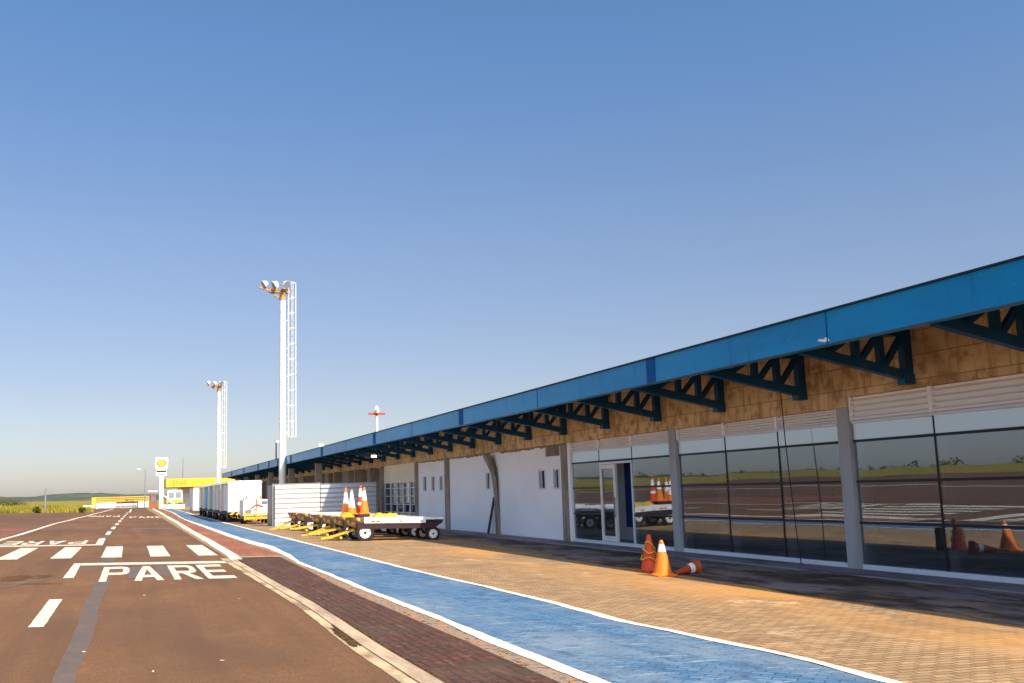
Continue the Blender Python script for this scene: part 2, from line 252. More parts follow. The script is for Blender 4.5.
M['cone_dull'] = mat('dull_cone_plastic', (0.42, 0.055, 0.015), 0.7, [(7.0, 5, (0.2, 0.07, 0.03), 0.45, 0.62, 0.8), (5.0, 4, (0.5, 0.13, 0.03), 0.55, 0.7, 0.6)], 0.2)
M['wood'] = mat('dark_wood', (0.07, 0.05, 0.04), 0.85, [((20, 20, 1.5), 4, (0.03, 0.02, 0.015), 0.45, 0.65, 0.7)], 0.15)
M['plate'] = mat('brown_bumper_plate', (0.62, 0.42, 0.18), 0.6, [((9, 9, 1.0), 3, (0.12, 0.07, 0.03), 0.46, 0.56, 0.9)], 0.3)
M['tan_cloth'] = mat('tan_curtain', (0.62, 0.50, 0.33), 0.9, [((3, 6, 0.5), 4, (0.42, 0.33, 0.2), 0.45, 0.65, 0.7)], 0.1)
M['blue_cloth'] = mat('blue_curtain', (0.17, 0.45, 0.58), 0.9, [((3, 6, 0.5), 4, (0.06, 0.18, 0.26), 0.45, 0.65, 0.7)], 0.1)
M['lampglass'] = mat('lamp_lens', (0.2, 0.22, 0.25), 0.12, None, 0.6)
M['bluetank'] = mat('slate_blue', (0.1, 0.14, 0.22), 0.6)
lm = bpy.data.materials.new('lit_lamp'); lm.use_nodes = True
lb = lm.node_tree.nodes['Principled BSDF']; lb.inputs['Emission Color'].default_value = (1, 0.97, 0.88, 1); lb.inputs['Emission Strength'].default_value = 6.0
M['lit'] = lm

# ------------------------------------------------------------------ helpers
def new_obj(name, bm, material, parent=None, loc=(0, 0, 0), smooth=False):
    me = bpy.data.meshes.new(name)
    bmesh.ops.recalc_face_normals(bm, faces=bm.faces[:])
    if smooth:
        for f in bm.faces: f.smooth = True
    bm.to_mesh(me); bm.free()
    me.materials.append(M[material])
    o = bpy.data.objects.new(name, me); COL.objects.link(o); o.location = loc
    if parent: o.parent = parent
    return o

class MB:
    """collects shapes, then links them as ONE mesh object"""
    def __init__(s): s.bm = bmesh.new()
    def box(s, x0, x1, y0, y1, z0, z1):
        v = [s.bm.verts.new(p) for p in ((x0, y0, z0), (x1, y0, z0), (x1, y1, z0), (x0, y1, z0), (x0, y0, z1), (x1, y0, z1), (x1, y1, z1), (x0, y1, z1))]
        for f in ((3, 2, 1, 0), (4, 5, 6, 7), (0, 1, 5, 4), (1, 2, 6, 5), (2, 3, 7, 6), (3, 0, 4, 7)): s.bm.faces.new([v[i] for i in f])
        return s
    def bar(s, p, q, wx, wy=None, up=(0, 0, 1)):
        p, q = Vector(p), Vector(q); wy = wy or wx
        z = (q - p).normalized(); u = Vector(up)
        if abs(z.dot(u)) > 0.98: u = Vector((0, 1, 0))
        x = u.cross(z).normalized(); y = z.cross(x)
        v = []
        for c in (p, q):
            for a, b in ((-1, -1), (1, -1), (1, 1), (-1, 1)): v.append(s.bm.verts.new(c + x * a * wx / 2 + y * b * wy / 2))
        for f in ((3, 2, 1, 0), (4, 5, 6, 7), (0, 1, 5, 4), (1, 2, 6, 5), (2, 3, 7, 6), (3, 0, 4, 7)): s.bm.faces.new([v[i] for i in f])
        return s
    def tube(s, p, q, r0, r1=None, seg=12, caps=True):
        p, q = Vector(p), Vector(q); r1 = r0 if r1 is None else r1
        z = (q - p).normalized(); u = Vector((0, 0, 1)) if abs(z.z) < 0.9 else Vector((0, 1, 0))
        x = u.cross(z).normalized(); y = z.cross(x); rings = []
        for c, r in ((p, r0), (q, r1)):
            rings.append([s.bm.verts.new(c + (x * math.cos(2 * math.pi * k / seg) + y * math.sin(2 * math.pi * k / seg)) * r) for k in range(seg)])
        for k in range(seg): s.bm.faces.new((rings[0][k], rings[0][(k + 1) % seg], rings[1][(k + 1) % seg], rings[1][k]))
        if caps: s.bm.faces.new(rings[0][::-1]); s.bm.faces.new(rings[1])
        return s
    def path(s, pts, r, seg=8):
        for a, b in zip(pts[:-1], pts[1:]): s.tube(a, b, r, r, seg)
        return s
    def lathe(s, prof, origin=(0, 0, 0), axis='z', seg=24, loop=False):
        o = Vector(origin); rings = []
        for r, h in prof:
            ring = []
            for k in range(seg):
                a = 2 * math.pi * k / seg; c, d_ = math.cos(a) * r, math.sin(a) * r
                v = {'z': (c, d_, h), 'y': (c, h, d_), 'x': (h, c, d_)}[axis]
                ring.append(s.bm.verts.new(o + Vector(v)))
            rings.append(ring)
        for a, b in zip(rings[:-1], rings[1:]):
            for k in range(seg): s.bm.faces.new((a[k], a[(k + 1) % seg], b[(k + 1) % seg], b[k]))
        if loop:
            for k in range(seg): s.bm.faces.new((rings[-1][k], rings[-1][(k + 1) % seg], rings[0][(k + 1) % seg], rings[0][k]))
        else: s.bm.faces.new(rings[0][::-1]); s.bm.faces.new(rings[-1])
        return s
    def prism(s, poly, ext, f):
        """poly: 2-D points; ext: (a, b); f(u, v, e) -> xyz"""
        A = [s.bm.verts.new(f(u, v, ext[0])) for u, v in poly]; B = [s.bm.verts.new(f(u, v, ext[1])) for u, v in poly]
        k = len(poly)
        s.bm.faces.new(A[::-1]); s.bm.faces.new(B)
        for i in range(k): s.bm.faces.new((A[i], A[(i + 1) % k], B[(i + 1) % k], B[i]))
        return s
    def sheet(s, poly, f):
        s.bm.faces.new([s.bm.verts.new(f(u, v)) for u, v in poly]); return s
    def bevel(s, w_, seg=1):
        bmesh.ops.bevel(s.bm, geom=s.bm.edges[:], offset=w_, segments=seg, affect='EDGES', clamp_overlap=True); return s
    def build(s, name, material, parent=None, loc=(0, 0, 0), smooth=False): return new_obj(name, s.bm, material, parent, loc, smooth)

def tag(o, label, cat, group=None):
    o['label'] = label; o['category'] = cat
    if group: o['group'] = group
    return o
def struct(o): o['kind'] = 'structure'; return o
def empty(name, loc, label, cat, group=None, rz=0):
    o = bpy.data.objects.new(name, None); COL.objects.link(o); o.location = loc; o.rotation_euler = (0, 0, rz)
    o.empty_display_size = 0.2
    return tag(o, label, cat, group)
def copy_tree(o, parent=None):
    c = o.copy(); COL.objects.link(c)
    if parent: c.parent = parent
    for ch in list(o.children): copy_tree(ch, c)
    return c

S = 0.032
def gz(x):
    """height of the paved ground: it drains towards the building"""
    if x > 16: return -S * 16
    if x > -9: return -S * x
    if x > -60: return S * 9 + 0.021 * (-9 - x)
    if x > -260: return S * 9 + 0.021 * 51 + 0.013 * (-60 - x)
    return S * 9 + 0.021 * 51 + 0.013 * 200 - 0.004 * (-260 - x)
STEP = 0.008          # the road lies this far below the pavement
K = (CAMH + STEP) / CAMH
rz = lambda x: gz(x) - STEP

def lerp_poly(pts, y):
    if y <= pts[0][1]: return pts[0][0]
    for (xa, ya), (xb, yb) in zip(pts[:-1], pts[1:]):
        if y <= yb:
            t = (y - ya) / (yb - ya); t = t * t * (3 - 2 * t) if abs(xb - xa) > 0.05 else t
            return xa + (xb - xa) * t
    return pts[-1][0]

def strip(name, L, Rr, y0, y1, dz, material, zf=gz, step=0.5, wob=0.0, nx=1, thick=0.0, seed=1):
    """a sheet along Y between two polylines of (x, y)"""
    rnd = random.Random(seed); bm = bmesh.new(); rows = []
    ys = []; y = y0
    while y < y1 - 1e-6: ys.append(y); y += step * (1 if y < 60 else 4)
    ys.append(y1)
    wl = wr = 0
    for y in ys:
        wl = wl * 0.7 + rnd.uniform(-wob, wob); wr = wr * 0.7 + rnd.uniform(-wob, wob)
        a, b = lerp_poly(L, y) + wl, lerp_poly(Rr, y) + wr
        rows.append([bm.verts.new((a + (b - a) * i / nx, y, zf(a + (b - a) * i / nx) + dz)) for i in range(nx + 1)])
    for p, q in zip(rows[:-1], rows[1:]):
        for i in range(nx): bm.faces.new((p[i], p[i + 1], q[i + 1], q[i]))
    if thick:
        for p, q in zip(rows[:-1], rows[1:]):
            for i, sgn in ((0, 1), (nx, -1)):
                a, b = p[i], q[i]
                c = bm.verts.new((b.co.x, b.co.y, b.co.z - thick)); e = bm.verts.new((a.co.x, a.co.y, a.co.z - thick))
                bm.faces.new((a, b, c, e) if sgn > 0 else (b, a, e, c))
        for r_ in (rows[0], rows[-1]):
            lo = [bm.verts.new((v.co.x, v.co.y, v.co.z - thick)) for v in r_]
            bm.faces.new(r_ + lo[::-1])
    return struct(new_obj(name, bm, material))

# ------------------------------------------------------------------ ground
bm = bmesh.new()
xs = [-3500, -1500, -700, -400, -260, -160, -100, -60, -40, -25, -15, -9, -4, 0, 4, 8, 12, 16, 40, 120, 400, 1500, 3500]
ys = [-600, -200, -60, 0, 60, 130, 200, 300, 500, 900, 1600, 3000, 5500]
V = [[bm.verts.new((x, y, gz(x) - 0.14)) for x in xs] for y in ys]
for j in range(len(ys) - 1):
    for i in range(len(xs) - 1): bm.faces.new((V[j][i], V[j][i + 1], V[j + 1][i + 1], V[j + 1][i]))
struct(new_obj('grass_field', bm, 'grass'))

def patch(name, xl, yl, dz, material, zf):
    bm = bmesh.new(); V = [[bm.verts.new((x, y, zf(x) + dz)) for x in xl] for y in yl]
    for j in range(len(yl) - 1):
        for i in range(len(xl) - 1): bm.faces.new((V[j][i], V[j][i + 1], V[j + 1][i + 1], V[j + 1][i]))
    return struct(new_obj(name, bm, material))
patch('apron', [-58, -40, -25, -15, -9, -4.35], [-60, 0, 40, 80, 114], 0.0, 'apron', rz)
patch('road', [-4.35, -3, -1.5, 0, 1.0, 2.3], [-60, 0, 20, 40, 80, 120, 172], 0.0, 'asphalt', rz)
patch('pavement', [2.2, 4, 6, 8, 10, 12, 13.5], [-60, 0, 20, 40, 80, 120, 172], 0.0, 'tan', gz)

# kerb, gutter and lanes
kerbL = [(2.10, -10), (2.11, 9), (2.19, 14), (2.16, 23), (2.28, 27), (2.33, 34), (2.36, 43), (2.55, 70), (2.79, 116), (3.0, 172)]
kerbN = [(x + 0.17, y) for x, y in kerbL]; kerbF = [(x + 0.27, y) for x, y in kerbL]
strip('kerb', kerbL, kerbN, -10, 24.4, 0.007, 'kerb', thick=0.12, wob=0.004)
strip('painted_kerb', kerbL, kerbF, 24.45, 172, 0.009, 'kerb_white', thick=0.12, wob=0.008, seed=2)
strip('gutter', [(2.00, -10), (1.98, 9), (2.09, 14), (2.03, 24)], [(2.19, -10), (2.19, 9), (2.27, 14), (2.24, 23)], -10, 25.2, 0.004, 'gutter', zf=rz, wob=0.007, step=0.3, seed=3)
brL = [(2.28, -10), (2.29, 9), (2.37, 14), (2.34, 23), (2.47, 27)]
strip('kerb_joint', [(x + 0.165, y) for x, y in kerbL], [(x + 0.20, y) for x, y in kerbL], -10, 24.4, 0.0085, 'water', wob=0.004, seed=31)
brR = [(3.10, -10), (3.11, 9), (3.14, 14), (3.42, 26)]
strip('dark_brick_strip', brL, brR, -10, 25.2, 0.006, 'brick', wob=0.004, seed=4, nx=2)
strip('orange_brick_strip', [(x + 0.28, y) for x, y in kerbL], [(3.52, 25), (3.5, 32), (3.36, 40), (3.32, 66), (3.9, 116), (4.2, 172)], 25.2, 172, 0.006, 'brick2', wob=0.01, seed=5, nx=2)
strip('brick_seam', [(2.45, 24)], [(3.5, 24)], 25.1, 25.35, 0.012, 'gutter', wob=0.02, step=0.12)
strip('concrete_strip', brR, [(3.34, -10), (3.36, 9), (3.40, 14), (3.6, 25)], -10, 25.2, 0.004, 'strip', wob=0.012, seed=6)
lineL = [(3.31, -10), (3.28, 8), (3.35, 12), (3.42, 21.5), (3.6, 26.5), (3.66, 29.5), (3.5, 33), (3.42, 40), (3.4, 66), (4.05, 116), (4.3, 172)]
lineLR = [(3.46, -10), (3.45, 8), (3.48, 12), (3.55, 22), (3.83, 27), (3.95, 30), (3.74, 38), (3.7, 50), (3.55, 70), (4.2, 116), (4.45, 172)]
lineR = [(5.40, -10), (5.40, 6.4), (5.47, 7.6), (5.33, 9.6), (5.24, 10.7), (5.30, 13), (5.16, 20), (5.14, 34), (5.1, 48), (5.1, 80), (5.35, 116), (5.5, 172)]
lineRR = [(x + (0.12 if y < 30 else 0.16), y) for x, y in lineR]
strip('blue_lane', lineLR, lineR, -10, 172, 0.005, 'blue', nx=3)
strip('lane_line', lineL, lineLR, -10, 172, 0.010, 'paint_line', wob=0.012, seed=8, step=0.2)
strip('lane_line', lineR, lineRR, -10, 172, 0.010, 'paint_line', wob=0.014, seed=9, step=0.2)
# walkway slab along the building
strip('walkway', [(12.2, -20)], [(13.36, -20)], -20, 132, 0.03, 'slab2', nx=2, thick=0.05)
strip('stained_shaded_paving', [(9.35, -20), (9.3, 12), (9.45, 20), (10.2, 26), (10.8, 34)], [(12.21, -20)], -20, 40, 0.006, 'slab', wob=0.12, nx=2, seed=11, step=0.4)  # stained paving; its dark colour also paints the canopy shadow out to its edge

def blot(name, cx, cy, rx, ry, dz, material, zf, seed):
    rnd = random.Random(seed); N = 64; pts = []
    ph = [rnd.uniform(0, 6.28) for _ in range(4)]
    for k in range(N):
        a = 2 * math.pi * k / N; r = 1 + 0.22 * math.sin(2 * a + ph[0]) + 0.16 * math.sin(3 * a + ph[1]) + 0.1 * math.sin(5 * a + ph[2]) + 0.09 * math.sin(8 * a + ph[3]) + 0.06 * math.sin(17 * a + ph[1]) + rnd.uniform(-0.05, 0.05)
        pts.append((cx + rx * r * math.cos(a), cy + ry * r * math.sin(a)))
    return struct(MB().sheet(pts, lambda x, y: (x, y, zf(x) + dz)).build(name, material))
blot('gutter_mud', 2.12, 10.5, 0.075, 0.95, 0.009, 'water', rz, 3)
# ------------------------------------------------------------------ road markings
def mark(name, polys, material='paint', dz=0.004, scale=True):
    mb = MB(); k = K if scale else 1
    rj = random.Random(len(name) + int(polys[0][0][0] * 1000) + int(polys[0][0][1] * 77))
    for p in polys:
        q = []
        for (xa, ya), (xb, yb) in zip(p, p[1:] + p[:1]):
            L = math.hypot((xb - xa) * 3, yb - ya); nn = max(1, int(L / 0.16)) if polys[0][0][1] < 50 else 1
            for i in range(nn):
                t = i / nn; e = 0.0045 if 0 < i else 0.002
                q.append((xa + (xb - xa) * t + rj.uniform(-e, e), ya + (yb - ya) * t + rj.uniform(-e, e) * 3))
        mb.sheet(q, lambda x, y: (x * k, y * k, rz(x * k) + dz))
    return struct(mb.build(name, material))
for x0 in (-4.05, -2.9, -1.74, -0.62, 0.50, 1.62):
    mark('crosswalk_bar', [[(x0, 26.45), (x0 + 0.46, 26.4), (x0 + 0.46, 32.35), (x0, 32.4)]])
mark('stop_line', [[(-0.95, 23.5), (2.06, 23.15), (2.06, 23.95), (-0.95, 24.3)]])
mark('stop_line', [[(-1.09, 19.9), (-0.91, 19.9), (-0.955, 23.48), (-0.955, 24.25), (-1.11, 24.25)]])
mark('stop_line', [[(-3.9, 33.4), (-0.97, 33.4), (-0.97, 34.1), (-3.9, 34.1)]])
mark('stop_line', [[(-0.965, 33.4), (-0.75, 33.4), (-0.78, 39.1), (-1.0, 39.1)]])
LET = {
 'P': [[(0, 0), (.24, 0), (.24, 1), (0, 1)], [(.242, .84), (.7, .84), (.7, 1), (.242, 1)], [(.242, .40), (.7, .40), (.7, .56), (.242, .56)],
       [(.702, .40), (.88, .44), (.98, .53), (1, .62), (1, .79), (.96, .9), (.86, .97), (.702, 1), (.702, .84), (.76, .79), (.77, .72), (.77, .66), (.75, .6), (.702, .56)]],
 'A': [[(0, 0), (.24, 0), (.499, .74), (.499, 1), (.36, 1)], [(.501, 1), (.501, .74), (.76, 0), (1, 0), (.64, 1)], [(.31, .2), (.69, .2), (.638, .35), (.362, .35)]],
 'E': [[(0, 0), (.24, 0), (.24, 1), (0, 1)], [(.242, 0), (1, 0), (1, .17), (.242, .17)], [(.242, .42), (.92, .42), (.92, .58), (.242, .58)], [(.242, .83), (1, .83), (1, 1), (.242, 1)]]}
LET['R'] = LET['P'] + [[(.40, .398), (.66, .398), (1, 0), (.72, 0)]]
def word(xs_, wd, y0, y1, flip=False, material='paint'):
    polys = []
    for ch, x0 in zip('PARE', xs_):
        for p in LET[ch]:
            if not flip: polys.append([(x0 + u * wd, y0 + v * (y1 - y0)) for u, v in p])
            else: polys.append([(x0 - u * wd, y1 - v * (y1 - y0)) for u, v in p])
    return mark('road_lettering', polys, material)
word((-0.47, 0.10, 0.76, 1.33), 0.49, 18.8, 22.75)
word((-1.28, -1.95, -2.62, -3.25), 0.53, 34.55, 37.5, True)
word((-0.75, -1.35, -1.95, -2.55), 0.5, 85.5, 91.5, True)
word((0.0, 0.62, 1.24, 1.86), 0.5, 79.5, 85.5)
mark('lane_dash', [[(-1.02, 12.5), (-0.86, 12.5), (-0.86, 15.8), (-1.03, 15.8)]])
y = 43.0
for i in range(9):
    x = -0.80 + (y - 43) * 0.0095
    mark('lane_dash', [[(x - 0.085, y), (x + 0.085, y), (x + 0.1, y + 4.2), (x - 0.07, y + 4.2)]]); y += 7.8
mark('lane_dash', [[(-0.07, 112), (0.1, 112), (0.25, 145), (0.08, 145)]])
edge = [(-4.16, -20), (-4.16, 39), (-4.05, 47), (-4.0, 62), (-3.66, 77), (-3.2, 97), (-2.6, 125), (-2.2, 150)]
strip('edge_line', [(a - 0.1, b) for a, b in edge], [(a + 0.1, b) for a, b in edge], -20, 150, 0.004, 'paint_pink', zf=rz, wob=0.01, seed=12)
strip('red_apron_paint', [(-9.5, 0)], [(-4.30, 0)], 41, 54, 0.004, 'paint_red', zf=rz, nx=4)
# runway-side markings out on the apron (seen mirrored in the glass)
for xx, ww in ((-24.0, 0.6),):
    strip('apron_line', [(xx, 0)], [(xx + ww, 0)], -30, 112, 0.004, 'paint_pink', zf=rz, wob=0.02, seed=int(-xx))
# filled trenches and stains in the asphalt
strip('tar_seam', [(-0.57, -10), (-0.53, 9.2), (-0.54, 13), (-0.52, 19.6)], [(-0.36, -10), (-0.37, 9.2), (-0.33, 11), (-0.34, 13.8), (-0.29, 19.6)], -5, 19.75, 0.003, 'tar', zf=rz, wob=0.009, step=0.3, seed=14)
mark('tar_seam', [[(-0.55, 24.7), (-0.30, 24.7), (-0.20, 34), (-0.42, 34)]], 'tar', 0.003)
mark('tar_seam', [[(-0.93, 34.2), (-0.8, 34.2), (-0.62, 60), (-0.9, 60)]], 'tar', 0.002)
mark('tar_seam', [[(-4.1, 11.6), (-1.12, 20.35), (-0.6, 22.7), (-0.3, 23.1), (-0.3, 23.25), (-0.66, 22.85), (-1.16, 20.6), (-4.1, 11.9)]], 'tar', 0.0025)
mark('tar_patch', [[(0.0, 19.4), (0.13, 19.4), (0.3, 22.6), (0.02, 22.6)]], 'tar', 0.0025)
mark('tar_patch', [[(0.52, 20.3), (0.74, 19.4), (0.78, 22.9), (0.5, 22.9)]], 'tar', 0.0025)
mark('tar_patch', [[(-3.6, 53), (-1.6, 53), (-1.6, 54.5), (-3.6, 54.5)]], 'tar', 0.002)
mark('tar_patch', [[(0.1, 50), (1.9, 50), (1.9, 52), (0.1, 52)]], 'tar', 0.002)
rnd = random.Random(5)
for i in range(7):
    x, y = rnd.uniform(-2.2, 1.7), rnd.uniform(7.6, 19)
    blot('paint_fleck', x, y, rnd.uniform(0.008, 0.02), rnd.uniform(0.02, 0.05), 0.005, 'paint', rz, 60 + i)
blot('oil_stain', -1.75, 20.4, 0.42, 0.7, 0.0012, 'stain', rz, 91)
blot('oil_stain', -1.5, 18.9, 0.35, 0.22, 0.0012, 'stain', rz, 92)

# ------------------------------------------------------------------ terminal building
BX = 13.35
bld = empty('terminal_building', (13.35, 30, -0.42), 'long low terminal with blue canopy fascia, dark trusses, white walls and glazed fronts', 'building')
off = Vector((-13.35, -30, 0.42))
def part(mb, name, material, parent=None, smooth=False):
    o = mb.build(name, material, None, (0, 0, 0), smooth)
    p = parent or bld
    o.parent = p; base = p.matrix_world.translation if False else None
    # keep world placement: children of the building carry its inverse offset
    o.location = off if p is bld else (0, 0, 0)
    return o
Y0, Y1 = -12.0, 130.0
COLS = [30.3 - 6.83 * i for i in range(7)]      # 30.3, 23.5 ...
colY = {'a': 30.3, 'b': 23.12, 'c': 16.33, 'd': 9.5, 'e': 2.7, 'f': -4.1}
part(MB().box(13.22, 13.62, Y0, 16.158, 2.94, 4.02), 'concrete_beam', 'boards')
part(MB().box(13.22, 13.62, 16.16, Y1, 2.745, 4.02), 'concrete_beam', 'boards')
for k, y in (('b', 23.12), ('c', 16.33), ('d', 9.5), ('e', 2.7), ('f', -4.1)):
    part(MB().box(13.24, 13.62, y - 0.17, y + 0.17, -0.6, 2.742 if k in 'bc' else 2.936), 'column', 'column_grey')
part(MB().box(13.2, 13.6, 29.98, 30.40, -0.6, 2.744).bevel(0.03), 'column', 'concrete')
mb = MB()
mb.prism([(13.22, -0.6), (13.42, -0.6), (13.42, 1.85), (13.2, 2.60), (13.10, 2.70), (12.98, 2.70), (12.92, 2.6), (13.2, 1.80)], (36.62, 36.97), lambda u, v, e: (u, e + (0.55 * max(0, (v - 1.8)) if v > 1.8 else 0), v))
part(mb.bevel(0.03), 'column', 'concrete')
part(MB().box(13.18, 13.6, 43.12, 43.50, -0.6, 2.744).bevel(0.03), 'column', 'concrete')
part(MB().box(13.18, 13.6, 48.35, 48.6, -0.6, 2.744).bevel(0.02), 'column', 'concrete')
# white walls with their small windows
part(MB().box(13.32, 13.6, 30.41, 43.11, -0.6, 2.744), 'white_wall', 'wall')
part(MB().box(13.32, 13.6, 43.51, 48.345, -0.6, 2.744), 'white_wall', 'wall')
for yc, wd, z0, z1 in ((32.25, 0.62, 1.26, 1.95), (31.0, 0.5, 1.26, 1.95), (37.9, 0.5, 1.3, 2.0), (47.1, 0.55, 1.3, 2.03), (45.7, 0.5, 1.3, 2.0), (44.4, 0.45, 1.3, 2.0)):
    t = 0.05; a, b = yc - wd / 2, yc + wd / 2
    fr = part(MB().box(13.28, 13.33, a, a + t, z0, z1).box(13.28, 13.33, b - t, b, z0, z1).box(13.28, 13.33, a + t, b - t, z0, z0 + t).box(13.28, 13.33, a + t, b - t, z1 - t, z1), 'window', 'alu')
    part(MB().box(13.295, 13.318, yc - 0.02, b - t, z0 + t, z1 - t), 'shutter', 'column_grey', fr)
    part(MB().box(13.302, 13.318, a + t, yc - 0.02, z0 + t, z1 - t), 'pane', 'void', fr)
mb = MB()
for i in range(6): mb.bar((13.27, 30.75, 2.40 + i * 0.055), (13.27, 31.75, 2.40 + i * 0.055), 0.07, 0.035)
part(mb.box(13.285, 13.318, 30.7, 31.8, 2.37, 2.72), 'vent_grille', 'concrete')

def mortar(y, y1):
    mb = MB(); rm = random.Random(int(y)); lo = []
    while y < y1: lo.append((y, 2.70 - 0.05 * rm.random() - 0.012 * math.sin(y * 1.3))); y += 0.17
    T = [mb.bm.verts.new((13.306, a, 2.743)) for a, b in lo]; B = [mb.bm.verts.new((13.312, a, b)) for a, b in lo]
    for k in range(len(lo) - 1): mb.bm.faces.new((B[k], B[k + 1], T[k + 1], T[k]))
    part(mb, 'mortar_band', 'concrete')
mortar(30.43, 36.6); mortar(37.45, 43.1); mortar(43.52, 48.3)
# glazed fronts
ZB, Z3, Z2, Z1, ZL = -0.33, 0.49, 1.28, 2.07, 2.44
def bay(ys_, ztop, door=None):
    ys_ = sorted(ys_)
    fr = MB(); gk = MB(); g = 0.034
    ya, yb = ys_[0], ys_[-1]
    fr.box(13.30, 13.48, ya, yb, -0.42, ZB + 0.025)
    fr.box(13.42, 13.50, ya, yb, Z1 - 0.03, Z1 + 0.03)
    fr.box(13.30, 13.50, ya, yb, ZL - 0.03, ZL + 0.02)
    for i, y in enumerate(ys_):
        o = 0.04 if i == 0 else (-0.04 if i == len(ys_) - 1 else 0)
        fr.box(13.386, 13.56, y + o - 0.06, y + o + 0.05, ZB + 0.032, Z1 - 0.032).box(13.386, 13.56, y + o - 0.06, y + o + 0.05, Z1 + 0.032, ZL - 0.032)
    F_ = part(fr, 'glazing_frame', 'alu')
    for y in ys_[1:-1]:
        if door and abs(y - door[0]) < 0.1 or door and abs(y - door[1]) < 0.1:
            gk.box(13.308, 13.384, y - g / 2, y + g / 2, Z1 + 0.02, ZL - 0.03)
        else: gk.box(13.308, 13.384, y - g / 2, y + g / 2, ZB + 0.03, ZL - 0.03)
    for a, b in zip(ys_[:-1], ys_[1:]):
        isdoor = door and a >= door[0] - 0.1 and b <= door[1] + 0.1
        rows = [(Z1, ZL)] if isdoor else [(ZB, Z3), (Z3, Z2), (Z2, Z1), (Z1, ZL)]
        for z0, z1 in rows:
            top = z0 >= Z1 - 0.01
            # each pane sits a hair out of true, as real ones do
            tilt_ = random.uniform(-0.003, 0.003); tv = random.uniform(-0.0018, 0.0018)
            mbp = MB()
            A = [(a + g / 2, z0 + g / 2 + (0.02 if z0 == ZB else 0)), (b - g / 2, z0 + g / 2 + (0.02 if z0 == ZB else 0)), (b - g / 2, z1 - g / 2), (a + g / 2, z1 - g / 2)]
            mbp.prism(A, (13.343, 13.351), lambda u, v, e: (e + (tilt_ - 0.022) * (u - (a + b) / 2) + tv * (v - z0), u, v))
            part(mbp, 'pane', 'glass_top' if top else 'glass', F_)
            if z0 != ZB: gk.box(13.300, 13.3835, a + g / 2 + 0.001, b - g / 2 - 0.001, z0 - 0.024, z0 + 0.024)
        # louvre above
        lv = MB(); nb = 4; h = (ztop - ZL - 0.06) / nb
        lv.box(13.27, 13.34, a + 0.0, a + 0.04, ZL + 0.022, ztop).box(13.27, 13.34, b - 0.04, b, ZL + 0.022, ztop)
        for k in range(nb):
            z = ZL + 0.04 + k * h
            lv.prism([(13.335, z), (13.345, z), (13.30, z + h * 1.05), (13.29, z + h * 1.05)][::-1] if False else [(13.285, z), (13.345, z + h * 0.55), (13.345, z + h * 0.75), (13.285, z + h * 0.30)], (a + 0.041, b - 0.041), lambda u, v, e: (u, e, v))
        lv.box(13.35, 13.37, a + 0.041, b - 0.041, ZL + 0.022, ztop - 0.002)
        part(lv, 'louvre', 'louvre', F_)
    part(gk, 'glazing_joint', 'gasket', F_)
    return F_
door_bay = bay([23.3, 25.55, 27.70, 29.72], 2.742, (25.55, 27.70))
bay([16.52, 18.6, 20.72, 22.93], 2.742)
bay([9.68, 11.8, 13.98, 16.14], 2.938)
bay([2.9, 5.05, 7.2, 9.31], 2.938)
bay([-3.9, -1.8, 0.35, 2.5], 2.938)
part(MB().box(13.26, 13.5, 29.75, 29.955, -0.45, 2.74), 'door_post', 'wall')
# door: jambs, one leaf standing closed, the other side open
part(MB().box(13.30, 13.5, 25.57, 25.64, -0.30, Z1 - 0.035).box(13.30, 13.5, 27.61, 27.68, -0.30, Z1 - 0.035).box(13.31, 13.46, 25.64, 27.61, Z1 - 0.10, Z1 - 0.036), 'door_frame', 'alu')
leaf = part(MB().box(13.27, 13.335, 27.48, 27.62, -0.29, 1.96).box(13.27, 13.335, 26.58, 26.72, -0.29, 1.96).box(13.27, 13.335, 26.72, 27.48, -0.29, -0.14).box(13.27, 13.335, 26.72, 27.48, 1.84, 1.96), 'door_leaf', 'white')
part(MB().box(13.295, 13.31, 26.72, 27.48, -0.14, 1.84), 'pane', 'glass', leaf)
part(MB().box(13.22, 13.25, 26.63, 26.66, 0.4, 1.0).box(13.25, 13.27, 26.63, 26.66, 0.43, 0.47).box(13.25, 13.27, 26.63, 26.66, 0.93, 0.97), 'handle', 'steel', leaf)
# room behind the glass
part(MB().box(13.52, 24, -11, 30.3, -0.55, -0.36), 'floor', 'in_floor')
part(MB().box(13.63, 24, -11, 30.3, 3.0, 3.12), 'ceiling', 'in_wall')
part(MB().box(24.0, 24.2, -11, 30.5, -0.5, 3.1), 'inner_wall', 'in_wall')
part(MB().box(13.63, 24, 30.32, 30.55, -0.5, 3.1), 'inner_wall', 'in_wall')
part(MB().box(13.63, 24, -11.3, -11.02, -0.5, 3.1), 'inner_wall', 'in_wall')
part(MB().box(14.5, 14.62, 27.3, 29.6, -0.36, 2.9), 'inner_wall', 'in_wall')
part(MB().box(14.46, 14.498, 27.35, 28.32, 0.05, 2.6), 'blue_panel', 'in_blue')
for y in (26.0, 19.5, 17.0, 12.6, 8.0):
    part(MB().box(16.6, 17.0, y, y + 0.4, -0.36, 3.0), 'inner_column', 'in_wall')
part(MB().box(18.5, 19.2, 13, 22, -0.36, 0.75), 'counter', 'in_wall')
for y in (4, 9, 14, 19, 24):
    part(MB().box(16.0, 16.25, y, y + 1.5, 2.94, 2.99), 'ceiling_lamp', 'lampglass')

